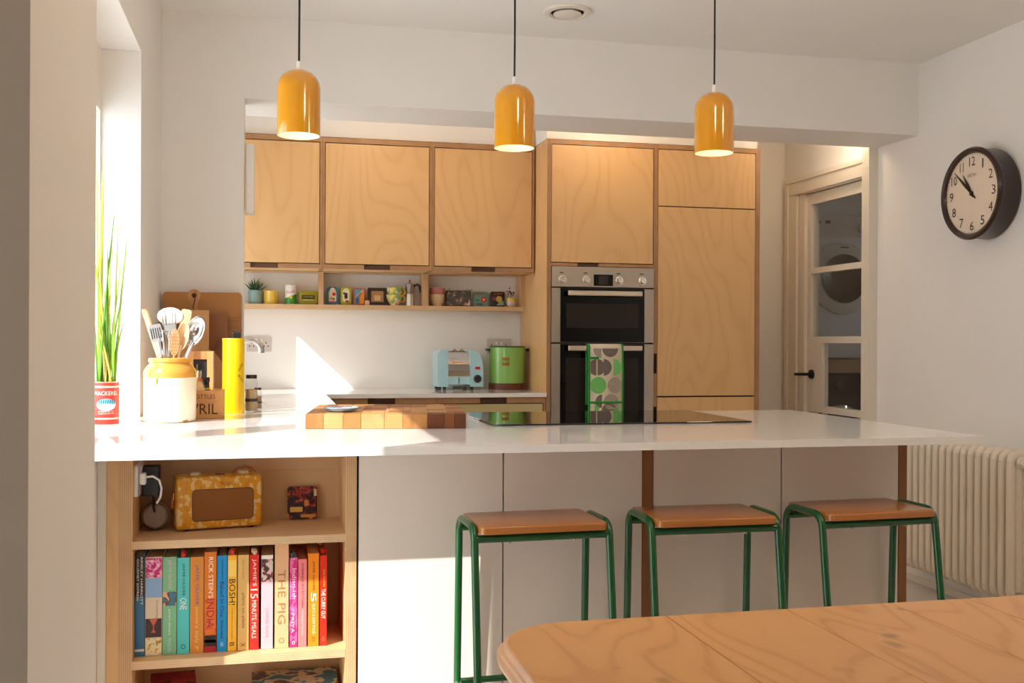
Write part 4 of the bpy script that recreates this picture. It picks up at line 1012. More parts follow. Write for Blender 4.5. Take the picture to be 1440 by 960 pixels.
# flat books in the lowest bay
def flatbook(px0, px1, pyt, y0, dy, ang, col, label, mt, th):
    ym = y0; x0, x1 = P(px0, pyt, y=ym).x, P(px1, pyt, y=ym).x; z = P(px0, pyt, y=ym+dy).z
    t = thing('large_book', label, 'book', ((x0+x1)/2, ym, .051), ang, group='big books in the lowest bay of the bookcase')
    w = x1-x0; hh = z-.051
    c = MB(); c.box(-w/2, w/2, 0, dy, 0, .004).box(-w/2, w/2, 0, dy, hh-.004, hh).box(-w/2, -w/2+.004, 0, dy, .004, hh-.004); c.build('cover', mt, t)
    B(-w/2+.0045, w/2-.004, .004, dy-.004, .0045, hh-.0045).build('pages', M('page_200', (200, 180, 150), .8, var=.18, scale=1, aniso=(2, 2, 900)), t)
flatbook(212, 277, 946, 3.05, .16, .10, None, 'crimson box file standing under the row of cookbooks, by the plywood side', patches('crimson_cover', [(150, 24, 44), (176, 40, 60), (80, 30, 34)], 18), .2)
flatbook(353, 477, 944, 3.06, .2, -.0, None, 'large picture-covered book box with blue and grey print, lowest bay', patches('torn_print', [(78, 138, 162), (226, 208, 178), (122, 108, 110), (92, 82, 88)], 14, det=3), .2)
# ================================================================== THINGS AT THE WINDOW END OF THE WORKTOP
def cylpoly(name, poly, r, c, a0, mat, parent, n=1):
    m = MB(); us = [p[0] for p in poly]
    m.bm.faces.new([m.bm.verts.new((c[0]+r*math.cos(a0+u/r), c[1]+r*math.sin(a0+u/r), c[2]+v)) for u, v in poly]); return m.build(name, mat, parent, smooth=False)
def cylband(name, r, z0, z1, mat, parent, seg=40): return MB().lathe([(r, z0), (r, z1)], seg, cap=False).build(name, mat, parent)
def chives():
    r = .0425; yv = 3.665; c = P(148, 590, y=yv)
    t = thing('potted_chives', 'red mackerel tin planted with tall chives on the window sill', 'potted plant', (c.x, yv, ZT+.0005))
    h = P(148, 537, y=yv-r).z-ZT
    RD = M('tomato_red_tin', (214, 62, 48), .3, var=.03); LN = M('pale_pink_print', (244, 206, 196), .4)
    MB().lathe([(r, 0), (r, h), (r-.002, h), (r-.002, h-.012), (.001, h-.012)], 40).build('tin', RD, t)
    MB().lathe([(r+.001, h-.003), (r+.0015, h), (r-.002, h+.001)], 40, cap=False).build('tin_rim', M('tin_metal', (206, 190, 170), .25, 1), t)
    cylband('stripe', r+.0003, h*.86, h*.90, LN, t); cylband('stripe', r+.0003, h*.11, h*.15, LN, t)
    a0 = -math.pi/2+.22
    cyl = lambda zc: (lambda u, v: ((r+.0006)*math.cos(a0+u/r), (r+.0006)*math.sin(a0+u/r), zc+v))
    text('MACKEREL', (0, 0, 0), X, Z, .078, .013, M('cream_print', (250, 232, 216), .4), t, fn=cyl(h*.73))
    m = MB(); rows = []
    for k in range(15):
        u = -.032+.064*k/14; hh = .019*math.sqrt(max(0, 1-(u/.032)**2))+.0004
        rows.append((u, hh))
    def strip(f0, f1, mat, nm, e=.0006):
        m = MB(); R = [[m.bm.verts.new(((r+e)*math.cos(a0+u/r), (r+e)*math.sin(a0+u/r), h*.46+hh*f)) for f in (f0, f1)] for u, hh in rows]
        for p, q in zip(R, R[1:]): m.bm.faces.new((p[0], q[0], q[1], p[1]))
        m.build(nm, mat, t)
    strip(-1, .1, M('fish_silver', (222, 226, 226), .4), 'fish_belly'); strip(.1, 1, M('fish_blue', (104, 184, 210), .4), 'fish_back')
    for k in range(8):
        u = -.024+.007*k; cylpoly('fish_stripe', [(u-.001, .006), (u+.0014, .004), (u+.003, .015), (u+.001, .016)], r+.0009, (0, 0, h*.46), a0, M('fish_ink', (28, 60, 84), .5), t)
    for zc in (h*.30, h*.25): text('IN BRINE NET WT', (0, 0, 0), X, Z, .05, .004, M('cream_print', (250, 232, 216), .4), t, fn=cyl(zc))
    MB().lathe([(r-.003, h-.011), (.001, h-.006)], 24, cap=False).build('soil', M('soil', (60, 40, 28), .9), t)
    rnd = random.Random(11)
    G = [M('chive_a', (122, 168, 40), .45), M('chive_b', (160, 188, 56), .45), M('chive_c', (88, 140, 40), .45), M('chive_dry', (196, 178, 84), .5)]
    tips = [(146, 215), (143, 240), (164, 278), (168, 292), (181, 318), (160, 295), (152, 330), (136, 222), (138, 380), (144, 400), (150, 410), (157, 395), (163, 390), (170, 420), (176, 445), (173, 350), (140, 440), (147, 450), (155, 440), (150, 360), (158, 460), (142, 470), (166, 460), (134, 300), (132, 360), (128, 330), (130, 420), (136, 455)]
    for i, (tx, ty) in enumerate(tips):
        a, q = rnd.random()*6.3, rnd.random()*.03
        yo = yv+(rnd.random()-.5)*.10; yo = min(yo, 3.86); tp = P(tx, ty, y=yo); tp = V(max(tp.x, -.575)-c.x, tp.y-yv, tp.z-ZT)
        b0 = V(q*math.cos(a), q*math.sin(a), h-.014)
        mid = b0.lerp(tp, .5)+V((tp.x-b0.x)*-.18, (tp.y-b0.y)*-.18, (tp.z-b0.z)*.04)
        pts = [b0.lerp(mid, s)*(1-s)+mid.lerp(tp, s)*s for s in [k/7 for k in range(8)]]
        w = .0032+.0014*rnd.random()
        MB().tube(pts, [w, w*1.05, w, w*.95, w*.85, w*.7, w*.5, .0003], 5).build('leaf', G[i % 4 if i % 7 else 3], t)
chives()
CR = None
def crock():
    global CR
    yv = 3.725; c = P(239, 590, y=yv); s = mpp(239, yv)*.985
    zt = P(239, 503, y=yv).z-ZT; rb, rr, rn = 36*s, 29.5*s, 28*s; k = zt/92
    t = thing('stoneware_crock', 'white stoneware crock with mustard glazed shoulder holding kitchen utensils', 'crock', (c.x, yv, ZT+.0005))
    CR = (c.x, yv, rr, zt)
    GZ = M('mustard_glaze', (214, 150, 60), .18, var=.12, scale=12, coat=.5); BD = M('ivory_glaze', (238, 226, 200), .3, var=.04, scale=10, coat=.3)
    MB().lathe([(rb*.90, 0), (rb*.97, .004), (rb, .012), (rb, 67*k)], 56).build('body', BD, t)
    MB().lathe([(rb+.0006, 64*k), (rb+.0008, 70*k), (rb*.99, 74*k), (rb*.90, 79*k), (rn*1.03, 83*k), (rn, 85*k), (rr, 86*k), (rr*1.02, 88.5*k), (rr, 91*k), (rr*.95, 92*k), (rn*.88, 91*k), (rn*.85, 80*k), (rb*.9, 70*k), (rb*.88, .01), (.001, .01)], 56, cap=False).build('glazed_shoulder', GZ, t)
    MB().lathe([(.001, 0), (.006, .006), (.005, .016), (.002, .024)], 10, (-rb*.42, -rb*.905, 64*k-.022)).build('glaze_drip', GZ, t)
    MB().tube([(rb*.55, -rb*.82, .004), (rb*.72, -rb*.68, .006)], .003, 6).build('glaze_chip', M('rust_chip', (170, 110, 60), .7), t)
crock()
WOODL = wood('pale_spoon_wood', (226, 192, 148), (200, 158, 110), 'z', fig=3, freq=9); WOODM = wood('beech_spoon_wood', (206, 158, 104), (176, 124, 74), 'z', fig=3, freq=9)
UT = M('utensil_steel', (206, 204, 204), .16, 1, var=.03)
def utensil(name, label, tip, basexy, mat, kind, w=.02, hl=None):
    """stands in the crock: from the crock floor (base offset) to the photo pixel of its tip"""
    cx_, cy_, rr, zt = CR
    b = V(cx_+basexy[0], cy_+basexy[1], ZT+.016); tp = P(tip[0], tip[1], y=cy_+tip[2])
    ax = (tp-b); L = ax.length; t = thing(name, label, 'utensil', b, group='utensils in the stoneware crock')
    q = ax.normalized().to_track_quat('Z', 'Y').to_matrix()
    U, W, N = q @ V(1, 0, 0), q @ V(0, 0, 1), q @ V(0, 1, 0)
    # make the flat face look towards -y
    U = W.cross(V(0, 1, 0)).normalized()*1; U = U if U.x > 0 else -U; N = W.cross(U).normalized(); N = N if N.y > 0 else -N
    HL = hl or .07
    def head(poly, th=.004): return MB().prism(poly, -N*th/2, U, W, N, th)
    def handle(l1, r=.0045, m=None): MB().tube([W*0, W*l1*.5, W*l1], [r*1.1, r, r*.9], 8).build('handle', m or mat, t)
    ell = lambda cy, a, b2, n=24: [(a*math.cos(2*math.pi*k/n), cy+b2*math.sin(2*math.pi*k/n)) for k in range(n)]
    if kind == 'rod': MB().tube([W*0, W*L*.6, W*L*.97, W*L], [w*.8, w, w*1.05, w*.8], 14).build('handle', mat, t)
    elif kind == 'spoon':
        handle(L-HL*1.6); m = MB(); n = 20
        rings = []
        for f, dp in ((1, 0), (.8, .007), (.5, .012), (.01, .014)): rings.append([m.bm.verts.new(U*u*f+W*((v-(L-HL))*f+(L-HL))+N*dp) for u, v in ell(L-HL, w, HL, n)])
        for p_, q_ in zip(rings, rings[1:]):
            for k in range(n): m.bm.faces.new((p_[k], p_[(k+1) % n], q_[(k+1) % n], q_[k]))
        o = m.build('bowl', mat, t); o.modifiers.new('th', 'SOLIDIFY').thickness = .002
    elif kind == 'spatula': handle(L-HL*1.9); head(rrect(2*w, 2*HL, w*.5, 4, 0, L-HL)).build('blade', mat, t)
    elif kind == 'disc': handle(L-HL*1.9); head(ell(L-HL, w, HL), .003).build('blade', mat, t)
    elif kind == 'grid':
        handle(L-HL*2); MB().ring(ell(L-HL, w, HL), ell(L-HL, w*.86, HL*.9), -N*.002, U, W, N, .005).build('rim', mat, t)
        for k in range(-2, 3):
            x = k*w*.3; hh = HL*.88*math.sqrt(max(0, 1-(x/w)**2)); MB().tube([U*x+W*(L-HL-hh), U*x+W*(L-HL+hh)], .0016, 5).build('lattice_bar', mat, t)
        for k in range(-3, 4):
            z = k*HL*.24; ww = w*.85*math.sqrt(max(0, 1-(z/HL)**2)); MB().tube([U*-ww+W*(L-HL+z), U*ww+W*(L-HL+z)], .0016, 5).build('lattice_bar', mat, t)
    elif kind == 'slotted':
        handle(L-HL*2); m = head(rrect(2*w, 2*HL, .006, 3, 0, L-HL), .0025); m.build('blade', mat, t)
        for k in range(-2, 3): head(rrect(w*.16, HL*1.2, w*.07, 2, k*w*.36, L-HL), .0035).build('slot', BLACK, t)
    elif kind == 'fork':
        handle(L-HL*1.4); head(rrect(2*w, HL*.9, .005, 3, 0, L-HL*1.2), .003).build('shoulder', mat, t)
        for k in range(5): MB().tube([U*(k-2)*w*.45+W*(L-HL*.9), U*(k-2)*w*.5+W*L-N*.012], .0026, 6).build('tooth', mat, t)
    elif kind == 'whisk':
        handle(L-HL*2.2, .006)
        for k in range(6):
            a = math.pi*k/6; d = U*math.cos(a)+N*math.sin(a)
            MB().tube([W*(L-HL*2.2)+d*.003, W*(L-HL*1.5)+d*w*.7, W*(L-HL*.7)+d*w, W*(L-HL*.15)+d*w*.6, W*L, W*(L-HL*.15)-d*w*.6, W*(L-HL*.7)-d*w, W*(L-HL*1.5)-d*w*.7, W*(L-HL*2.2)-d*.003], .0011, 5).build('wire', mat, t)
    return t
utensil('rolling_handle', 'plain pale wooden rod leaning out of the crock', (203, 434, .0), (.03, .0), WOODL, 'rod', .0105)
utensil('pasta_fork', 'toothed grey steel spaghetti server standing in the crock', (238, 440, .02), (.0, .02), UT, 'fork', .022, .045)
utensil('slotted_turner', 'slotted steel turner in the crock, beside the pale rod', (217, 456, -.03), (.015, -.02), UT, 'slotted', .020, .03)
utensil('balloon_whisk', 'small wire whisk in the crock', (229, 464, -.02), (.0, -.03), UT, 'whisk', .02, .05)
utensil('round_spatula', 'broad rounded white spatula at the back of the crock', (239, 432, .035), (.0, .03), M('white_silicone', (244, 240, 232), .4), 'disc', .042, .030)
utensil('lattice_spoon', 'wooden spoon with square lattice holes in the crock', (246, 462, -.035), (.01, -.03), WOODM, 'grid', .016, .046)
utensil('wooden_spoon', 'pale wooden spoon tilted in the crock', (261, 452, -.03), (-.01, -.02), WOODL, 'spoon', .021, .05)
utensil('wooden_spatula', 'flat-ended pale wooden spatula at the back of the crock', (263, 435, .04), (-.01, .02), WOODL, 'spatula', .017, .03)
utensil('serving_spoon', 'large shiny steel serving spoon leaning out of the crock', (283, 444, -.02), (-.03, -.0), UT, 'spoon', .030, .055)
utensil('table_knife', 'thin steel knife leaning over the crock rim', (272, 481, -.02), (-.03, -.01), UT, 'rod', .004)
# crate with bottles
def crate():
    yv = 3.825; x0, x1 = P(237, 588, y=yv).x, P(314, 588, y=yv).x; zt = P(310, 549, y=yv).z-ZT; D = .13
    t = thing('bottle_crate', 'small old wooden bottle crate with black stencilled letters, behind the crock', 'crate', ((x0+x1)/2, yv, ZT+.0008), .0)
    w = x1-x0; CW = wood('crate_wood', (206, 148, 82), (170, 108, 52), 'x', fig=4, freq=9, knots=.5)
    B(-w/2, w/2, 0, .009, 0, zt, bev=.001).build('front_board', CW, t); B(-w/2, w/2, D-.009, D, 0, zt).build('back_board', CW, t)
    for s in (-1, 1): B(s*w/2-(.009 if s > 0 else 0), s*w/2+(.009 if s < 0 else 0), .009, D-.009, 0, zt).build('end_board', CW, t)
    B(-w/2+.009, w/2-.009, .009, D-.009, 0, .008).build('base_board', CW, t)
    IK = M('stencil_ink', (64, 40, 26), .7, var=.3, scale=90)
    text('BOTTLES', (w*.14, -.0005, zt*.78), X, Z, w*.42, zt*.15, IK, t); text('BOVRIL', (-.006, -.0005, zt*.34), X, Z, w*.86, zt*.38, IK, t)
    return t, x0, x1, yv, zt
_, c0, c1, cyv, czt = crate()
def bottle(px, pyt, label, gcol, lab, dy):
    yv = cyv+dy; x = P(px, 550, y=yv).x; h = P(px, pyt, y=yv).z-ZT-.01
    t = thing('sauce_bottle', label, 'bottle', (x, yv, ZT+.0095))
    MB().lathe([(.021, 0), (.022, .004), (.022, h*.52), (.018, h*.62), (.009, h*.70), (.008, h*.9)], 24).build('glass_body', gcol, t)
    cylband('paper_label', .0224, h*.16, h*.48, lab, t, 24); cylband('neck_label', .0115, h*.665, h*.72, lab, t, 20)
    MB().lathe([(.0098, h*.88), (.0098, h)], 18).build('cap', BLACK, t)
bottle(280, 512, 'clear bottle with orange label standing in the wooden crate', M('clear_bottle_glass', (214, 216, 206), .05, trans=.85), M('orange_label', (236, 112, 40), .5), .04)
bottle(291, 530, 'short dark bottle with yellow label in the wooden crate', M('dark_bottle_glass', (30, 22, 18), .06), M('yellow_label', (236, 190, 30), .5), .045)
def frame_box():
    yv = 4.10; x0, x1 = P(263, 560, y=yv).x, P(299.5, 560, y=yv).x; zt = P(285, 494, y=yv).z-ZT; w = x1-x0; D = .11
    t = thing('wooden_case', 'upright wooden case with a dark window and slatted side, behind the bottle crate', 'case', ((x0+x1)/2, yv, ZT+.0008), .0)
    WD = wood('case_wood', (206, 152, 98), (176, 118, 66), 'z', fig=3, freq=7)
    o0, o1, p0, p1 = -w/2+.022, w/2-.022, .045, zt-.03
    B(-w/2, o0, 0, .012, 0, zt).build('front_stile', WD, t); B(o1, w/2, 0, .012, 0, zt).build('front_stile', WD, t)
    B(o0, o1, 0, .012, 0, p0).build('front_rail', WD, t); B(o0, o1, 0, .012, p1, zt).build('front_rail', WD, t)
    B(o0, o1, .008, .011, p0, p1).build('dark_picture', patches('dark_picture', [(26, 22, 22), (40, 34, 34), (30, 26, 26), (150, 146, 140)], 30, thr=[0, .4, .52, .68]), t)
    B(-w/2, w/2, .0125, D, zt-.01, zt).build('top_board', WD, t); B(-w/2, -w/2+.008, .0125, D, 0, zt-.011).build('side_board', WD, t)
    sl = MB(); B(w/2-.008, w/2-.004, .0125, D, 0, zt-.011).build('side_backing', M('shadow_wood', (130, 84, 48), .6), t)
    k = 0; z = .0
    while z < zt-.03:
        MB().prism([(.0125, z), (D, z+.014), (D, z+.026), (.0125, z+.012)], (w/2-.0038, 0, 0), Y, Z, X, .0038).build('slat', WD, t); z += .0155
frame_box()
# boards leaning on the stub
def board(name, label, px0, px1, pyt, yb, mat, kind='rect', th=.018, lean=.0, extra=None):
    x0, x1 = P(px0, pyt, y=yb).x, P(px1, pyt, y=yb).x; h = P((px0+px1)/2, pyt, y=yb).z-ZT; w = x1-x0
    t = thing(name, label, 'chopping board', ((x0+x1)/2, yb, ZT+.001+th*math.sin(lean)), group='chopping boards leaning on the wall stub')
    m = MB()
    if kind == 'rect':
        m.prism(rrect(w, h, .016, 4, 0, h/2), (0, -th, 0), X, Z, Y, th)
    elif kind == 'plain': m.prism(rrect(w, h, .003, 2, 0, h/2), (0, -th, 0), X, Z, Y, th)
    elif kind == 'paddle':
        R = extra; n = 40; hr = .026; neck = .013; top = h-hr; a1 = math.asin(neck/R)
        pts = [(R*math.sin(a), R-R*math.cos(a)) for a in [a1*0+(math.pi-2.2*a1)*k/n for k in range(n+1)]]
        zc = R
        right = pts + [(neck*1.25, 2*R+.012), (neck, 2*R+.035), (neck, top-hr*1.3), (hr*.8, top-hr*.7)] + [(hr*math.cos(q), top+hr*math.sin(q)) for q in [-.35+(math.pi/2+.35)*k/8 for k in range(9)]]
        m.prism(right + [(-u, v) for u, v in reversed(right[1:])][1:], (0, -th, 0), X, Z, Y, th)
    o = m.rot('X', -lean).build('board', mat, t)
    if kind == 'paddle':
        R_ = Matrix.Rotation(-lean, 3, 'X'); q = MB().lathe([(.010, -th-.0006), (.010, -th+.002)], 20, (0, 0, h-.026), 'y').rot('X', -lean); q.build('hanging_hole', M('hole_shadow', (70, 44, 26), .8), t)
        MB().tube([(0, -th-.003, h-.02), (.004, -th-.004, h-.045), (-.004, -th-.003, h-.075), (.003, -th-.002, h-.1)], .0017, 6).rot('X', -lean).build('leather_loop', M('dark_leather', (70, 40, 24), .6), t)
    return t
board('chopping_board', 'largest honey-brown chopping board with rounded corners, leaning on the wall stub', 229, 340, 411.5, 4.645, wood('old_board', (186, 128, 66), (128, 76, 34), 'x', fig=4, freq=5, knots=.6), 'rect', .02, .02)
board('chopping_board', 'small dark walnut chopping board between the paddle board and the largest board', 284, 320, 441, 4.595, wood('walnut_board', (150, 94, 56), (104, 60, 34), 'z', fig=4, freq=8), 'rect', .018, .02)
board('chopping_board', 'round paddle chopping board with holed handle', 234, 312, 407, 4.545, wood('paddle_board', (196, 144, 92), (164, 108, 62), 'z', fig=4, freq=6), 'paddle', .018, .02, extra=.125)
board('chopping_board', 'narrow pale rectangular board in front of the round paddle board', 254, 294, 436.5, 4.47, wood('pale_board', (212, 164, 110), (184, 132, 80), 'z', fig=3, freq=6), 'plain', .018, .02)
def yellow_tin():
    yv = 4.09; c = P(328, 580, y=yv); r = 15*mpp(328, yv); h = P(328, 476, y=yv).z-ZT
    t = thing('yellow_tin', 'tall bright yellow storage tin with a dark clip lid', 'tin', (c.x, yv, ZT+.0006))
    MB().lathe([(r*.99, 0), (r, .003), (r, h-.003), (r*.98, h), (.001, h+.001)], 40).build('body', M('lemon_yellow_tin', (240, 196, 6), .3, var=.02), t)
    MB().lathe([(r+.0006, h-.008), (r+.0012, h-.002), (r, h+.0005)], 40, cap=False).build('rim', M('lemon_yellow_tin', (240, 196, 6), .3), t)
    B(-.004, .026, -.012, .012, h+.001, h+.024, bev=.003).build('clip', BLACK, t)
    MB().tube([(-.008, -.004, h+.03), (.004, 0, h+.024), (.020, 0, h+.024), (.032, -.004, h+.031)], .0014, 5).build('clip_wire', BLACK, t)
    a0 = -math.pi/2+.75; IK = M('navy_print', (52, 50, 70), .5)
    for zc, s, w_, rot in ((h*.62, 'KAPTEIN', .035, .9), (h*.47, 'BON', .03, -.9)):
        text(s, (0, 0, 0), X, Z, w_, .009, IK, t, fn=lambda u, v, zc=zc, rot=rot: ((r+.0006)*math.cos(a0+(u*math.cos(rot)-v*math.sin(rot))/r), (r+.0006)*math.sin(a0+(u*math.cos(rot)-v*math.sin(rot))/r), zc+u*math.sin(rot)+v*math.cos(rot)))
    for k, zc in enumerate((.70, .66, .62, .58, .42)): cylpoly('fine_print', [(-.014, 0), (.012, 0), (.012, .0012), (-.014, .0012)], r+.0006, (0, 0, h*zc), -math.pi/2-.45, M('fine_print', (190, 150, 30), .5), t)
yellow_tin()
def jar(px, pyb, pyt, pw, yv, label, fill):
    c = P(px, 560, y=yv); r = pw/2*mpp(px, yv); h = P(px, pyt, y=yv).z-ZT
    t = thing('storage_jar', label, 'jar', (c.x, yv, ZT+.0006), group='storage jars by the yellow tin')
    MB().lathe([(r*.96, 0), (r, .004), (r, h*.80), (r*.82, h*.88), (r*.82, h*.92)], 28).build('glass_body', glassmat('jar_glass', (.94, .95, .93), .9, .02), t)
    MB().lathe([(r*.90, .004), (r*.92, .008), (r*.92, h*.60), (.001, h*.62)], 24).build('contents', M('grain_%d' % fill[0], fill, .8, var=.4, scale=220), t)
    cylband('paper_band', r+.0005, h*.28, h*.36, M('dark_band', (50, 46, 44), .5), t, 24)
    MB().lathe([(r*.86, h*.90), (r*.88, h*.91), (r*.88, h*.985), (r*.84, h), (.001, h)], 28).build('lid', M('dark_tin_lid', (70, 62, 58), .3, .7), t)
jar(353.5, 580, 527, 17, 4.16, 'tall glass jar of pale grain with dark lid, next to the yellow tin', (196, 172, 132))
jar(362.5, 578, 545, 11, 4.31, 'shorter glass jar with pinkish contents, behind the tall grain jar', (190, 150, 126))

# ================================================================== THINGS ON THE OPEN SHELF
YI = 5.965; SZ = SZ0+.0006
def on(px, yy=YI): return P(px, 425, y=yy).x
def hz(py, yy=YI, px=550): return P(px, py, y=yy).z-SZ
def wpx(n, px=550, yy=YI): return n*mpp(px, yy)
def succulent():
    r = wpx(10, 358); x = on(358.5); h = hz(407.5, px=358)
    t = thing('succulent_pot', 'teal glazed pot with a spiky green succulent', 'potted plant', (x, YI+.04, SZ))
    MB().lathe([(r*.8, 0), (r*.95, .006), (r, .016), (r, h-.006), (r*.96, h), (r*.86, h), (r*.84, h-.012), (.001, h-.012)], 28).build('pot', M('teal_glaze', (136, 168, 162), .25, var=.3, scale=18), t)
    rnd = random.Random(2); G = [M('succulent_green', (60, 104, 60), .5), M('succulent_dark', (40, 78, 46), .5)]
    for k in range(22):
        a = k*2.4; el = .25+1.2*(k/22); L = .035+.025*rnd.random(); d = V(math.cos(a)*math.cos(el), math.sin(a)*math.cos(el), math.sin(el))
        MB().tube([V(0, 0, h-.012)+d*.004, V(0, 0, h-.008)+d*L*.4, V(0, 0, h-.004)+d*L*.8+V(0, 0, .004), V(0, 0, h)+d*L*1.15+V(0, 0, .008)], [.004, .0055, .004, .0004], 6).build('leaf', G[k % 2], t)
succulent()
def candle():
    r = wpx(10, 381); h = hz(408.5, px=381)
    t = thing('candle_glass', 'yellow candle in a glass tumbler beside the succulent', 'candle', (on(381), YI+.03, SZ))
    MB().lathe([(r*.9, 0), (r, .006), (r, h), (r*.95, h), (r*.94, h*.7), (.001, h*.7)], 28).build('glass', M('yellow_candle_glass', (226, 190, 74), .12, var=.1, coat=.5), t)
    MB().lathe([(r*.935, h*.70), (.001, h*.705)], 24, cap=False).build('wax', M('cream_wax', (240, 224, 160), .5), t)
candle()
def perello():
    r = wpx(8, 409); h = hz(400.5, px=409)
    t = thing('olive_tin', 'white and green drinks-size tin with red script', 'tin', (on(409), YI+.03, SZ))
    MB().lathe([(r*.95, 0), (r, .004), (r, h-.006), (r*.94, h), (.001, h)], 32).build('body', M('white_tin', (232, 230, 226), .3), t)
    m = MB(); R = []
    for k in range(33):
        a = 2*math.pi*k/32; R.append([m.bm.verts.new(((r+.0005)*math.cos(a), (r+.0005)*math.sin(a), z)) for z in (.002, h*(.42+.12*math.cos(a)))])
    for p, q in zip(R, R[1:]): m.bm.faces.new((p[0], q[0], q[1], p[1]))
    m.build('green_print', M('leaf_green_print', (64, 150, 50), .35), t)
    a0 = -math.pi/2
    text('Perelló', (0, 0, 0), X, Z, r*1.5, h*.15, M('red_print', (214, 60, 60), .4), t, fn=lambda u, v: ((r+.0009)*math.cos(a0+u/r), (r+.0009)*math.sin(a0+u/r), h*.64+v+u*.15))
    cylpoly('yellow_olive', circ(r*.26, 14), r+.001, (0, 0, h*.36), a0, M('yellow_print', (240, 206, 50), .4), t)
perello()
def flat_tin(name, label, px0, px1, pyt, mat, rr, cat='tin', th=.03, lean=.06, yy=YI+.02, deco=(), group=None):
    x0, x1 = on(px0, yy), on(px1, yy); w = x1-x0; h = hz(pyt, yy, (px0+px1)/2)
    t = thing(name, label, cat, ((x0+x1)/2, yy, SZ+.0006+th*math.sin(lean)), 0, group)
    R_ = Matrix.Rotation(-lean, 3, 'X')
    m = MB().prism(rrect(w, h, rr, 5, 0, h/2), (0, 0, 0), X, Z, Y, th)
    bmesh.ops.bevel(m.bm, geom=[e for e in m.bm.edges if abs(e.verts[0].co.y-e.verts[1].co.y) < 1e-6 and e.verts[0].co.y < 1e-5], offset=.002, segments=2, profile=.5, affect='EDGES')
    m.rot('X', -lean).build('body', mat, t)
    for d in deco:
        if d[0] == 'rect': MB().prism(rrect(d[3]*w, d[4]*h, min(d[5], d[3]*w*.49, d[4]*h*.49), 3, d[1]*w, d[2]*h), (0, -d[7] if len(d) > 7 else -.0008, 0), X, Z, Y, .0006).rot('X', -lean).build('printed_panel', d[6], t)
        elif d[0] == 'disc': MB().prism(circ(d[3]*w, 18, d[1]*w, d[2]*h), (0, -d[5] if len(d) > 5 else -.0014, 0), X, Z, Y, .0004).rot('X', -lean).build('printed_spot', d[4], t)
        elif d[0] == 'text': text(d[1], R_ @ V(d[2]*w, -.0022, d[3]*h), R_ @ V(math.cos(d[7]) if len(d) > 7 else 1, 0, math.sin(d[7]) if len(d) > 7 else 0), R_ @ V(-math.sin(d[7]) if len(d) > 7 else 0, 0, math.cos(d[7]) if len(d) > 7 else 1), d[4]*w, d[5]*h, d[6], t)
        elif d[0] == 'poly': MB().prism([(u*w, v*h) for u, v in d[1]], (0, -.0016, 0), X, Z, Y, .0004).rot('X', -lean).build('printed_shape', d[2], t)
    return t
OLT = M('olive_tin_paint', (156, 150, 30), .35); DKI = ink('dark', (50, 40, 26)); CRI = ink('cream', (238, 222, 188))
flat_tin('olive_green_tin', 'olive green rectangular tin with dark banner print', 420.5, 446.5, 409.5, OLT, .012, th=.04, deco=[('rect', 0, .52, .70, .30, .004, DKI), ('text', 'SARDINES', 0, .54, .58, .14, M('olive_text', (190, 180, 60), .4)), ('rect', 0, .30, .56, .05, .001, CRI, .001)])
flat_tin('blue_tin', 'tall blue tin with cream arched label, first in its compartment', 460, 475.5, 403.5, M('tin_blue', (44, 132, 166), .3), .014, deco=[('rect', 0, .46, .66, .72, .014, CRI), ('disc', 0, .80, .24, CRI, .001), ('disc', .12, .58, .16, ink('red', (196, 44, 40))), ('disc', -.12, .34, .14, ink('gold', (226, 170, 60))), ('disc', .08, .3, .12, ink('slate', (90, 110, 130))), ('rect', 0, .14, .5, .08, .003, ink('red', (196, 44, 40)), .0012)])
flat_tin('lime_tin', 'lime green tin with dark bottle label, next to the blue tin', 479, 494, 404, M('tin_lime', (164, 178, 40), .3), .014, deco=[('rect', 0, .5, .66, .74, .014, CRI), ('disc', 0, .80, .24, CRI, .001), ('rect', 0, .5, .30, .34, .006, DKI, .0012), ('rect', .1, .18, .3, .12, .003, ink('red', (196, 44, 40)), .0012), ('disc', -.18, .64, .10, DKI)])
flat_tin('striped_tin', 'red-edged tin with diagonal blue and orange picture', 497.5, 513, 405.5, M('tin_red', (206, 70, 56), .3), .006, deco=[('poly', [(-.42, .06), (.0, .06), (-.0, .55), (.36, .94), (-.42, .94)], ink('sky', (110, 160, 180))), ('poly', [(.04, .06), (.42, .06), (.42, .9), (.04, .5)], ink('orange', (238, 150, 40))), ('poly', [(-.40, .50), (.34, .92), (.40, .86), (-.34, .42)], CRI), ('rect', -.2, .24, .24, .3, .002, ink('navy', (50, 80, 130)), .002)])
flat_tin('wooden_block', 'tiny wooden block in front of the dark picture frame', 513.5, 519.5, 422.5, BIRCHX, .002, 'block', .012, 0, YI-.02)
def pframe(name, label, px0, px1, pyt, fmat, fw, pmat, deco=None, mount=None):
    yy = YI+.03; x0, x1 = on(px0, yy), on(px1, yy); w = x1-x0; h = hz(pyt, yy, (px0+px1)/2)
    t = thing(name, label, 'picture frame', ((x0+x1)/2, yy, SZ+.001), 0); ln = -.10
    fwm = wpx(fw, px0, yy)
    MB().ring(rrect(w, h, .001, 1, 0, h/2), rrect(w-2*fwm, h-2*fwm, .0005, 1, 0, h/2), (0, 0, 0), X, Z, Y, .014).rot('X', ln).build('frame', fmat, t)
    MB().prism(rrect(w-2*fwm, h-2*fwm, .0005, 1, 0, h/2), (0, .004, 0), X, Z, Y, .003).rot('X', ln).build('picture', pmat, t)
    MB().prism(rrect(w*.3, h*.9, .002, 2, 0, h*.46), (0, .03, 0), X, Z, Y, .002).rot('X', .10).build('stand', BLACK, t)
    if deco: deco(t, w, h, ln, fwm)
DF = M('dark_frame_wood', (46, 32, 26), .45)
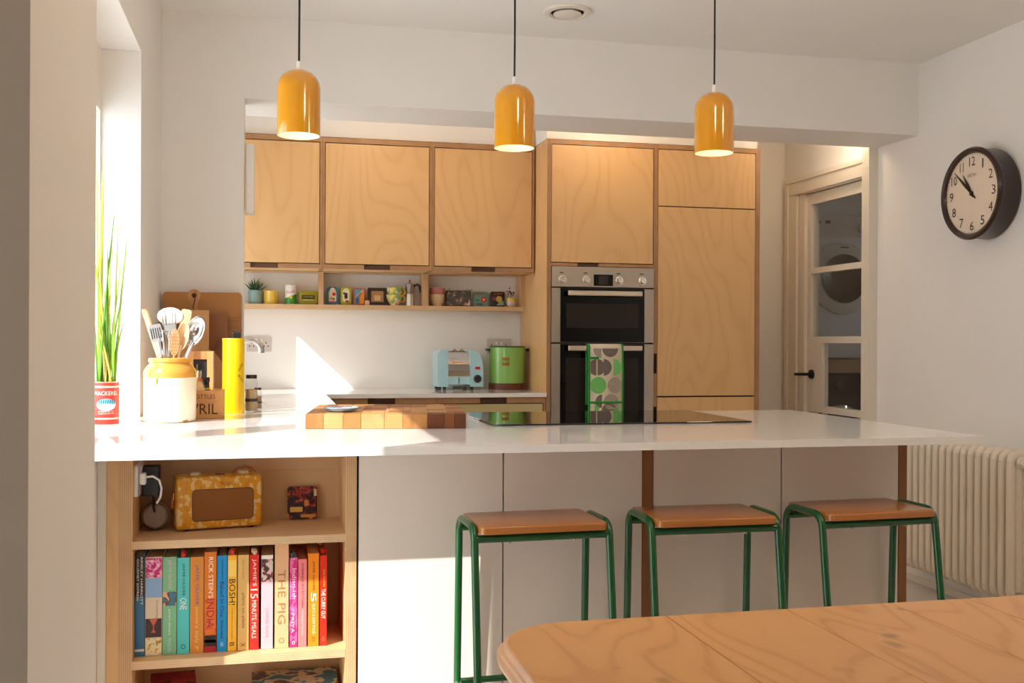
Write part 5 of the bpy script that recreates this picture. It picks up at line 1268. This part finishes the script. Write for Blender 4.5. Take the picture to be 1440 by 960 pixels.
def fdec(t, w, h, ln, f):
    MB().prism(rrect(w*.32, h*.3, .002, 2, 0, h*.42), (0, .0034, 0), X, Z, Y, .0005).rot('X', ln).build('printed_figure', M('pale_figure', (226, 196, 150), .6), t)
pframe('dark_picture_frame', 'small square picture in a dark brown frame', 517.5, 544, 404.5, DF, 4.6, M('tan_picture', (190, 142, 92), .6, var=.2, scale=60), fdec)
def cup(px, pyb, pyt, label, k, z0):
    x = on(px); r = wpx(11.5, px)
    t = thing('tea_cup', label, 'cup', (x, YI+.03, z0), group='stacked painted tea cups'); h = .062
    MB().lathe([(r*.5, 0), (r*.52, .006), (r*.62, .012), (r*.86, h*.55), (r*.97, h), (r*.92, h), (r*.80, h*.55), (r*.55, .016), (.001, .014)], 32).build('bowl', patches('painted_cup_%d' % k, [(236, 206, 90), (150, 190, 120), (244, 226, 190), (226, 120, 70)], 22, .2, thr=[0, .42, .52, .66]), t)
    MB().tube([(r*.86, 0, h*.82), (r*1.18, 0, h*.85), (r*1.34, 0, h*.62), (r*1.15, 0, h*.36), (r*.74, 0, h*.30)], .0042, 8).build('handle', M('cup_yellow', (240, 196, 60), .2), t)
cup(555, 430, 416, 'painted tea cup at the bottom of the stack beside the moka pot', 0, SZ)
cup(555.5, 416, 404, 'painted tea cup sitting inside the lower cup', 1, SZ+.040)
def moka():
    x = on(577); r = wpx(6.5, 577); h = hz(399, px=577)
    t = thing('moka_pot', 'small aluminium moka pot with black handle', 'coffee pot', (x, YI+.03, SZ)); AL = M('cast_aluminium', (198, 192, 182), .3, .9)
    MB().lathe([(r*1.05, 0), (r*.92, h*.5)], 8).build('boiler', AL, t); MB().lathe([(r*.9, h*.5), (r*.95, h*.55)], 24).build('collar', AL, t)
    MB().lathe([(r*.75, h*.55), (r*1.12, h*.97), (r*1.12, h)], 8).build('upper_chamber', M('dark_aluminium', (140, 136, 130), .25, .9), t)
    MB().lathe([(r*1.1, h), (r*.5, h*1.06), (.001, h*1.07)], 8).build('lid', AL, t); MB().lathe([(.003, h*1.06), (.006, h*1.13), (.005, h*1.2), (.001, h*1.22)], 12).build('lid_knob', M('brown_knob', (170, 116, 70), .4), t)
    MB().tube([(r*.9, 0, h*.9), (r*1.8, 0, h*1.0), (r*2.15, 0, h*.92), (r*2.3, 0, h*.6)], [.005, .0065, .0065, .004], 8).build('handle', BLACK, t)
    MB().prism([(-r*1.05, h*.98), (-r*1.5, h*.98), (-r*1.0, h*.75)], (0, -.004, 0), X, Z, Y, .008).build('spout', AL, t)
moka()
def bowl(label, col, z0, px, wd, h):
    r = wpx(wd/2, px); t = thing('small_bowl', label, 'bowl', (on(px), YI+.04, z0), group='stacked bowls on the open shelf')
    MB().lathe([(r*.55, 0), (r*.58, .004), (r*.86, h*.35), (r, h*.9), (r*.99, h), (r*.94, h), (r*.82, h*.4), (.001, .008)], 32).build('bowl', M('bowl_%d' % col[0], col, .25, var=.05), t)
bowl('cream bowl at the bottom of the stack in the compartment with photo', (226, 200, 156), SZ, 616.5, 21, hz(413.5, px=616))
bowl('dusty pink bowl nested on the cream bowl', (196, 124, 122), SZ+hz(413.5, px=616)*.62, 616.5, 21.5, hz(404.5, px=616)-hz(413.5, px=616)*.62)
def wire(t, w, h, ln, f):
    R_ = Matrix.Rotation(ln, 3, 'X')
    MB().tube([R_ @ V(-w*.42, -.002, h+.001), R_ @ V(-w*.36, -.002, h+.014), R_ @ V(-w*.33, -.002, h+.002)], .0013, 5).build('wire_loop', BLACK, t)
    MB().tube([R_ @ V(-w*.05, -.002, h+.001), R_ @ V(-w*.03, -.002, h+.007)], .0013, 5).build('wire_loop', BLACK, t)
    MB().tube([R_ @ V(w*.26, -.002, h+.001), R_ @ V(w*.36, -.002, h+.008), R_ @ V(w*.44, -.002, h+.002), R_ @ V(w*.55, -.002, h+.008)], .0016, 5).build('wire_loop', BLACK, t)
pframe('photo_frame', 'thin dark-framed photograph with pinkish figures and wire loops', 627.5, 662.5, 408.5, BLACK, 1.1, patches('faded_photo', [(76, 66, 58), (104, 92, 82), (196, 150, 150), (224, 210, 196)], 26, .4), wire)
flat_tin('teal_card', 'round-cornered teal printed card with red flower', 666.5, 687, 410, ink('teal', (118, 160, 146)), .012, 'card', .006, .12, YI+.05, deco=[('text', 'Flora', -.1, .86, .66, .17, ink('red', (186, 44, 40)), .1), ('disc', .18, .46, .20, ink('red', (196, 44, 40))), ('disc', .18, .46, .08, ink('yel', (236, 206, 120)), .0018), ('poly', [(-.4, .1), (.2, .08), (.0, .22), (-.3, .2)], ink('deepteal', (50, 110, 100))), ('poly', [(-.42, .4), (-.1, .36), (-.2, .5)], ink('deepteal', (50, 110, 100)))])
flat_tin('dark_card', 'round-cornered dark printed card with yellow figure', 690, 710, 410, ink('nearblack', (44, 40, 44)), .012, 'card', .006, .12, YI+.05, deco=[('text', 'Eden', .05, .87, .6, .15, ink('orange2', (206, 110, 50)), .1), ('disc', .1, .5, .22, ink('yel2', (206, 180, 70))), ('poly', [(-.1, .08), (.45, .1), (.42, .4), (.1, .3)], ink('mint', (140, 176, 140))), ('poly', [(-.42, .5), (-.12, .4), (-.2, .7)], ink('redd', (160, 60, 50)))])
def budvase():
    x = on(719.5); r = wpx(6, 720); h = hz(418.5, px=720)
    t = thing('bud_vase', 'tiny white bud vase with yellow rim and dark dried sprig', 'vase', (x, YI+.02, SZ))
    MB().lathe([(r*.55, 0), (r*.6, .004), (r, h*.3), (r*1.02, h*.55), (r*.95, h*.68), (.001, h*.68)], 24).build('vase', M('speckled_white_glaze', (226, 212, 190), .3, var=.2, scale=90), t)
    MB().lathe([(r*.97, h*.66), (r*1.0, h*.8), (r*.9, h), (r*.8, h), (r*.78, h*.7)], 24, cap=False).build('yellow_rim', M('rim_yellow', (236, 206, 74), .25), t)
    rnd = random.Random(8); tip = V(-.006, 0, h+.045)
    MB().tube([(0, 0, h*.5), (-.001, 0, h+.02), tip], .0012, 5).build('stem', M('dark_stem', (54, 34, 30), .6), t)
    for k in range(14):
        p = V(0, 0, h+.012).lerp(tip, rnd.random())+V((rnd.random()-.6)*.045, (rnd.random()-.5)*.03, (rnd.random()-.4)*.022)
        MB().lathe([(.0004, -.006), (.005, 0), (.0004, .006)], 6, tuple(p)).build('dried_flower', M('maroon_flower', (70, 30, 40), .7), t)
budvase()
